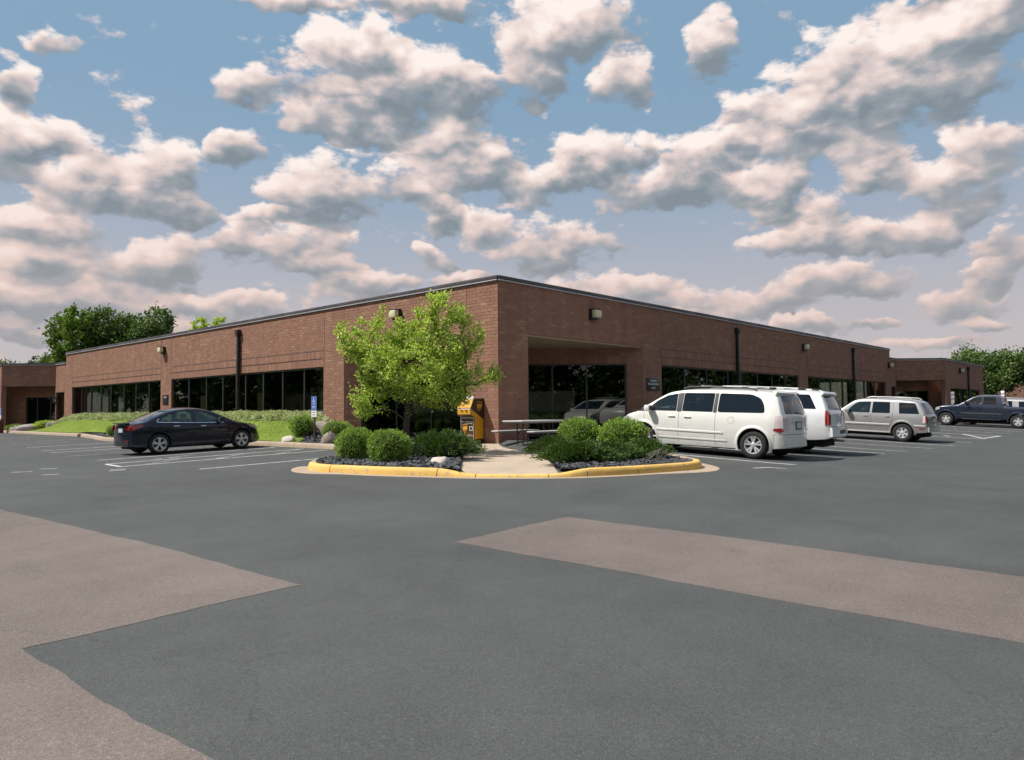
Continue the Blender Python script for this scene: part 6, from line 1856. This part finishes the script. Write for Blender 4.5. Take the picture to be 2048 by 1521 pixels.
# ---------------------------------------------------------------- street furniture
BROWN = mat('box_brown', (0.045, 0.022, 0.014), 0.4, var=.1); GOLD = mat('box_gold', (0.60, 0.31, 0.02), 0.4, var=.08); GOLD2 = mat('box_amber', (0.56, 0.30, 0.03), 0.4, var=.08)
SILVER = mat('box_silver', (0.42, 0.41, 0.39), 0.4, metal=.4); RED_LINE = mat('red_line', (0.30, 0.02, 0.015), .5)
box = empty('parcel_drop_box', (0, .62, 0), 0, 'brown and yellow parcel drop box against the corner pier', 'drop box')
def drop_box():
    # local: a = out from the wall (-x), y along the wall, z up
    side = [(.03, .0), (.42, .0), (.42, .80), (.56, .88), (.56, 1.08), (.44, 1.36), (.03, 1.36)]
    Wd = .60
    Mx = Matrix(((-1, 0, 0, 0), (0, 0, 1, 0), (0, 1, 0, 0), (0, 0, 0, 1)))       # (a, z, y) -> world
    MB().prism(side, 0, Wd, Mx).build('cabinet', BROWN, box)
    y = -.004
    MB().prism([(.035, .14), (.415, .14), (.415, .80), (.555, .885), (.555, 1.05), (.035, .74)], -.006, .001, Mx).build('yellow_side', GOLD, box)
    MB().prism([(.0, .0), (.03, .0), (.03, 1.38), (.0, 1.38)], -.01, Wd + .01, Mx).build('back_plate', BROWN, box)
    def face(u0, u1, z0, z1, a, m, name, parent=box, th=.006):
        return MB().box((-a - th, u0, z0), (-a, u1, z1)).build(name, m, parent)
    f = face(.03, Wd - .03, .26, .79, .42, BROWN, 'front_door')
    for u0, u1, z0, z1 in ((.015, .035, .0, .80), (Wd - .035, Wd - .015, .0, .80), (.035, Wd - .035, .765, .80), (.035, Wd - .035, .655, .68), (.035, Wd - .035, .225, .25)):
        face(u0, u1, z0, z1, .427, SILVER, 'trim', f, .008)
    face(.02, Wd - .02, .892, 1.045, .561, GOLD2, 'chute')
    face(.02, Wd - .02, 1.045, 1.07, .563, SIGN_WHITE, 'slot_edge')
    face(.0, Wd, 1.07, 1.09, .565, RED_LINE, 'red_line')
    for u in (.16, .36): MB().box((-.60, u, 1.0), (-.567, u + .07, 1.02)).build('chute_handle', BROWN, box)
    MB().add([(-.566, .01, 1.092), (-.566, Wd - .01, 1.092), (-.449, Wd - .01, 1.352), (-.449, .01, 1.352)], [(0, 1, 2, 3)]).build('instruction_panel', GOLD2, box)
    MB().box((-.40, .06, 1.361), (-.36, .36, 1.45)).build('notice', SIGN_WHITE, box)
    for k, (u0, u1, z) in enumerate(((.12, .42, 1.28), (.1, .36, 1.24), (.1, .3, 1.2))):
        a0 = .56 - (z - 1.09) * .45
        MB().box((-a0 - .012, u0, z), (-a0 - .002, u1, z + .012)).build('print_line', BROWN, box)
    MB().box((-.436, .06, .40), (-.4285, .20, .52)).build('schedule_card', SIGN_WHITE, f); MB().box((-.438, .075, .415), (-.4365, .185, .505)).build('card_print', BROWN, f)
    def shield(M, s, parent):
        pts = [(-.5, .5), (-.25, .58), (0, .6), (.25, .58), (.5, .5), (.5, -.05), (.38, -.35), (.15, -.55), (0, -.64), (-.15, -.55), (-.38, -.35), (-.5, -.05)]
        e = MB().prism([(x * s, z * s * 1.1) for x, z in pts], 0, .004, M).build('emblem', GOLD, parent)
        inn_ = [(x * .86, z * .86 if z < .3 else z * .86 - .0) for x, z in pts]
        MB().prism([(x * s, z * s * 1.1) for x, z in [(-.43, .44), (-.2, .49), (0, .5), (.2, .49), (.43, .43), (.40, .20), (.0, .34), (-.43, .14)]], .004, .006, M).build('emblem_band', BROWN, e)
        MB().prism([(x * s, z * s * 1.1) for x, z in [(-.41, -.30 + .17), (.41, -.13), (.33, -.33), (.12, -.49), (0, -.57), (-.12, -.49), (-.33, -.33)]], .004, .0055, M).build('emblem_base', BROWN, e)
        text_mesh('ups', s * .55, GOLD, 'lettering', e, M @ Matrix.Translation((0, -.10 * s, .0065)) @ Matrix.Diagonal((1, 1.15, 1, 1)), bold=.004)
    # on the side (faces -y) and on the door (faces -x)
    shield(Matrix(((1, 0, 0, -.21), (0, 0, -1, -.007), (0, 1, 0, 1.14), (0, 0, 0, 1))), .22, box)
    shield(Matrix(((0, 0, -1, -.4265), (-1, 0, 0, .40), (0, 1, 0, .47), (0, 0, 0, 1))), .20, f)
    text_mesh('Worldwide Services', .05, GOLD, 'lettering', f, Matrix(((0, 0, -1, -.427), (-1, 0, 0, .31), (0, 1, 0, .285), (0, 0, 0, 1))))
    text_mesh('The  Package', .05, SIGN_WHITE, 'lettering', f, Matrix(((0, 0, -1, -.427), (-1, 0, 0, .22), (0, 1, 0, .625), (0, 0, 0, 1))))
drop_box()

tbl = empty('picnic_table', (.1, -1.3, PZ(.1, -1.3)), 0, 'pale grey folding picnic table with two benches beside the corner', 'table')
def picnic():
    TOP = mat('table_plastic', (0.46, 0.445, 0.43), .5, var=.08); LEG = mat('table_steel', (0.065, 0.05, 0.045), .45, metal=.3)
    def plank(x0, x1, y0, y1, z, th, name):
        mb = MB().rbox((x0, y0, z - th), (x1, y1, z), .018)
        o = mb.build(name, TOP, tbl, 40)
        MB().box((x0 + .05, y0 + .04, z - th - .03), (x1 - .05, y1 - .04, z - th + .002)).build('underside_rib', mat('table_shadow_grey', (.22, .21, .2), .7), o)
        return o
    plank(-.93, .92, -.38, .38, .75, .045, 'table_top')
    plank(-.93, .92, .55, .82, .46, .04, 'bench'); plank(-.93, .92, -.82, -.55, .46, .04, 'bench')
    for x in (-.58, .58):
        leg = MB(); leg.tube([(x, -.60, .42), (x, -.72, .30), (x, -.76, .14), (x, -.70, .03), (x, -.55, .015), (x, .55, .015), (x, .70, .03), (x, .76, .14), (x, .72, .30), (x, .60, .42)], .016, 8)
        leg.build('leg_frame', LEG, tbl, 60)
        for y in (-.11, .11): MB().tube([(x, y, .02), (x, y, .70)], .016, 8).build('post', LEG, tbl, 60)
        MB().tube([(x, .11, .30), (x * .35, .11, .70)], .011, 6).build('brace', LEG, tbl, 60); MB().tube([(x, -.11, .30), (x * .35, -.11, .70)], .011, 6).build('brace', LEG, tbl, 60)
picnic()
stick = MB(); z0 = PZ(-1.2, -1.0)
stick.tube([(-1.1, -.75, z0 + .12), (-1.25, -.95, z0 + .05), (-1.5, -1.3, z0 + .012), (-1.75, -1.55, z0 + .012)], [.004, .006, .006, .003], 5)
tag(stick.build('dry_stick', TWIG, None, 60), 'thin dry stick lying on the walk by the picnic table', 'stick')

BLUE = mat('sign_blue', (0.02, 0.10, 0.45), .45); POST = mat('sign_post', (0.055, 0.04, 0.03), .7)
def parking_sign(loc, label, h=1.55, base=False):
    o = empty('parking_sign', loc, 0, label, 'sign', 'accessible parking signs')
    MB().box((-.02, -.022, -.1), (.02, .022, h - .02)).build('post', POST, o)
    M = Matrix(((0, 0, -1, -.024), (-1, 0, 0, 0), (0, 1, 0, h - .21), (0, 0, 0, 1)))
    p = MB().prism(rounded([(-.15, -.23), (.15, -.23), (.15, .23), (-.15, .23)], .03), 0, .004, M).build('panel', BLUE, o)
    MB().prism(rounded([(-.145, -.225), (.145, -.225), (.145, .225), (-.145, .225)], .03), .004, .0045, M)
    for a, b in (((-.142, -.222), (.142, -.216)), ((-.142, .216), (.142, .222)), ((-.142, -.216), (-.136, .216)), ((.136, -.216), (.142, .216))):
        MB().box((a[0], a[1], .004), (b[0], b[1], .0055), M).build('border', SIGN_WHITE, p)
    ic = MB()
    def seg(a, b, w):
        a, b = Vector(a), Vector(b); t = (b - a).normalized(); n = Vector((-t.y, t.x)) * w / 2
        ic.add([M @ Vector((*q, .006)) for q in (a - n, b - n, b + n, a + n)], [(0, 1, 2, 3)])
    cx, cy = -.01, .055
    ic.add([M @ Vector((cx - .015 + .020 * math.cos(a), cy + .115 + .020 * math.sin(a), .006)) for a in np.linspace(0, 5.9, 14)], [tuple(range(14))])
    seg((cx - .015, cy + .09), (cx - .005, cy + .01), .024); seg((cx - .01, cy + .055), (cx + .05, cy + .05), .016); seg((cx - .005, cy + .012), (cx + .055, cy + .01), .02); seg((cx + .05, cy + .015), (cx + .075, cy - .05), .02); seg((cx + .07, cy - .05), (cx + .10, cy - .045), .016)
    for k in range(16):
        a0, a1 = R(115 + k * 15.5), R(115 + (k + 1) * 15.5); seg((cx + .0 + .066 * math.cos(a0), cy - .02 + .066 * math.sin(a0)), (cx + .066 * math.cos(a1), cy - .02 + .066 * math.sin(a1)), .015)
    ic.build('wheelchair_symbol', SIGN_WHITE, p)
    text_mesh('RESERVED', .045, SIGN_WHITE, 'lettering', p, M @ Matrix.Translation((0, -.10, .005))); text_mesh('PARKING', .045, SIGN_WHITE, 'lettering', p, M @ Matrix.Translation((0, -.15, .005)))
    M2 = Matrix(((0, 0, -1, -.024), (-1, 0, 0, 0), (0, 1, 0, h - .56), (0, 0, 0, 1)))
    p2 = MB().prism(rounded([(-.15, -.10), (.15, -.10), (.15, .105), (-.15, .105)], .02), 0, .004, M2).build('lower_plate', SIGN_WHITE, o)
    text_mesh('PERMIT', .05, POST, 'lettering', p2, M2 @ Matrix.Translation((0, .045, .005))); text_mesh('REQUIRED', .04, POST, 'lettering', p2, M2 @ Matrix.Translation((0, -.03, .005)))
    if base:
        MB().lathe([(.16, -.2), (.16, .78), (.14, .86), (.08, .92), (0, .93)], 20).build('bollard', mat('maroon_paint', (0.10, 0.018, 0.016), .6, var=.15), o, 40)
    return o
parking_sign((-2.41, 6.2, LZ(-2.41, 6.2)), 'blue accessible parking sign beside the granite boulder')
parking_sign((-3.05, 42.0, G(-3.05, 42.0)), 'blue sign on a maroon bollard at the picture edge', 1.62, True)

post = empty('marker_post', (54.2, -4.2, G(54.2, -4.2)), 0, 'white marker post at the end of the lower wing', 'post')
MB().rbox((-.12, -.12, 0), (.12, .12, 2.4), .02).build('shaft', SIGN_WHITE, post, 40)
for z in (1.75, 2.1): MB().box((-.124, -.124, z), (.124, .124, z + .12)).build('band', TRIM_GREY, post)

# far buildings
def far_brick():
    o = empty('far_building', (82, -14, -.3), 0, 'brick building with a pale door frame far behind the pickup', 'building')
    m = mat('far_brick', (0.20, 0.105, 0.08), .9, var=.12, vscale=3)
    MB().box((0, 0, 0), (14, 22, 4.6)).build('wall', m, o)
    MB().box((-.15, -.15, 4.6), (14.15, 22.15, 4.85)).build('coping', BRONZE, o)
    for y in (2.5, 6, 9.5, 14, 18):
        w = MB().box((-.06, y, .9), (.02, y + 2.2, 2.6)).build('window', BRONZE, o); MB().box((-.075, y + .1, 1.0), (-.061, y + 2.1, 2.5)).build('pane', OFFICE_GLASS, w)
    d = MB().box((-.05, .6, 0), (.02, 1.9, 2.5)).build('door', BRONZE, o); MB().box((-.10, .45, 0), (-.002, .59, 2.7)).build('door_frame', SOFFIT, d); MB().box((-.10, 1.91, 0), (-.002, 2.05, 2.7)).build('door_frame', SOFFIT, d)
far_brick()
hs = empty('far_house', (22.6, 134.4, -1.3), R(20), 'pale roofed house far beyond the low entrance', 'house')
MB().box((-5, -4, 0), (5, 4, 9.6)).build('wall', mat('house_wall', (.5, .48, .45), .8), hs)
MB().add([(-5.4, -4.4, 9.5), (5.4, -4.4, 9.5), (5.4, 4.4, 9.5), (-5.4, 4.4, 9.5), (-5.4, 0, 11.2), (5.4, 0, 11.2)], [(0, 1, 5, 4), (2, 3, 4, 5), (0, 4, 3), (1, 2, 5), (3, 2, 1, 0)]).build('roof', mat('house_roof', (.42, .41, .40), .8, var=.1), hs)
MB().box((1.2, -.5, 10.4), (2.2, .5, 12.2)).build('chimney', mat('house_wall', (.5, .48, .45)), hs)
for x in (-3.4, -.8, 1.8):
    w = MB().box((x, -4.05, 6.4), (x + 1.4, -3.98, 8.0)).build('window', BRONZE, hs); MB().box((x + .1, -4.07, 6.5), (x + 1.3, -4.051, 7.9)).build('pane', OFFICE_GLASS, w)
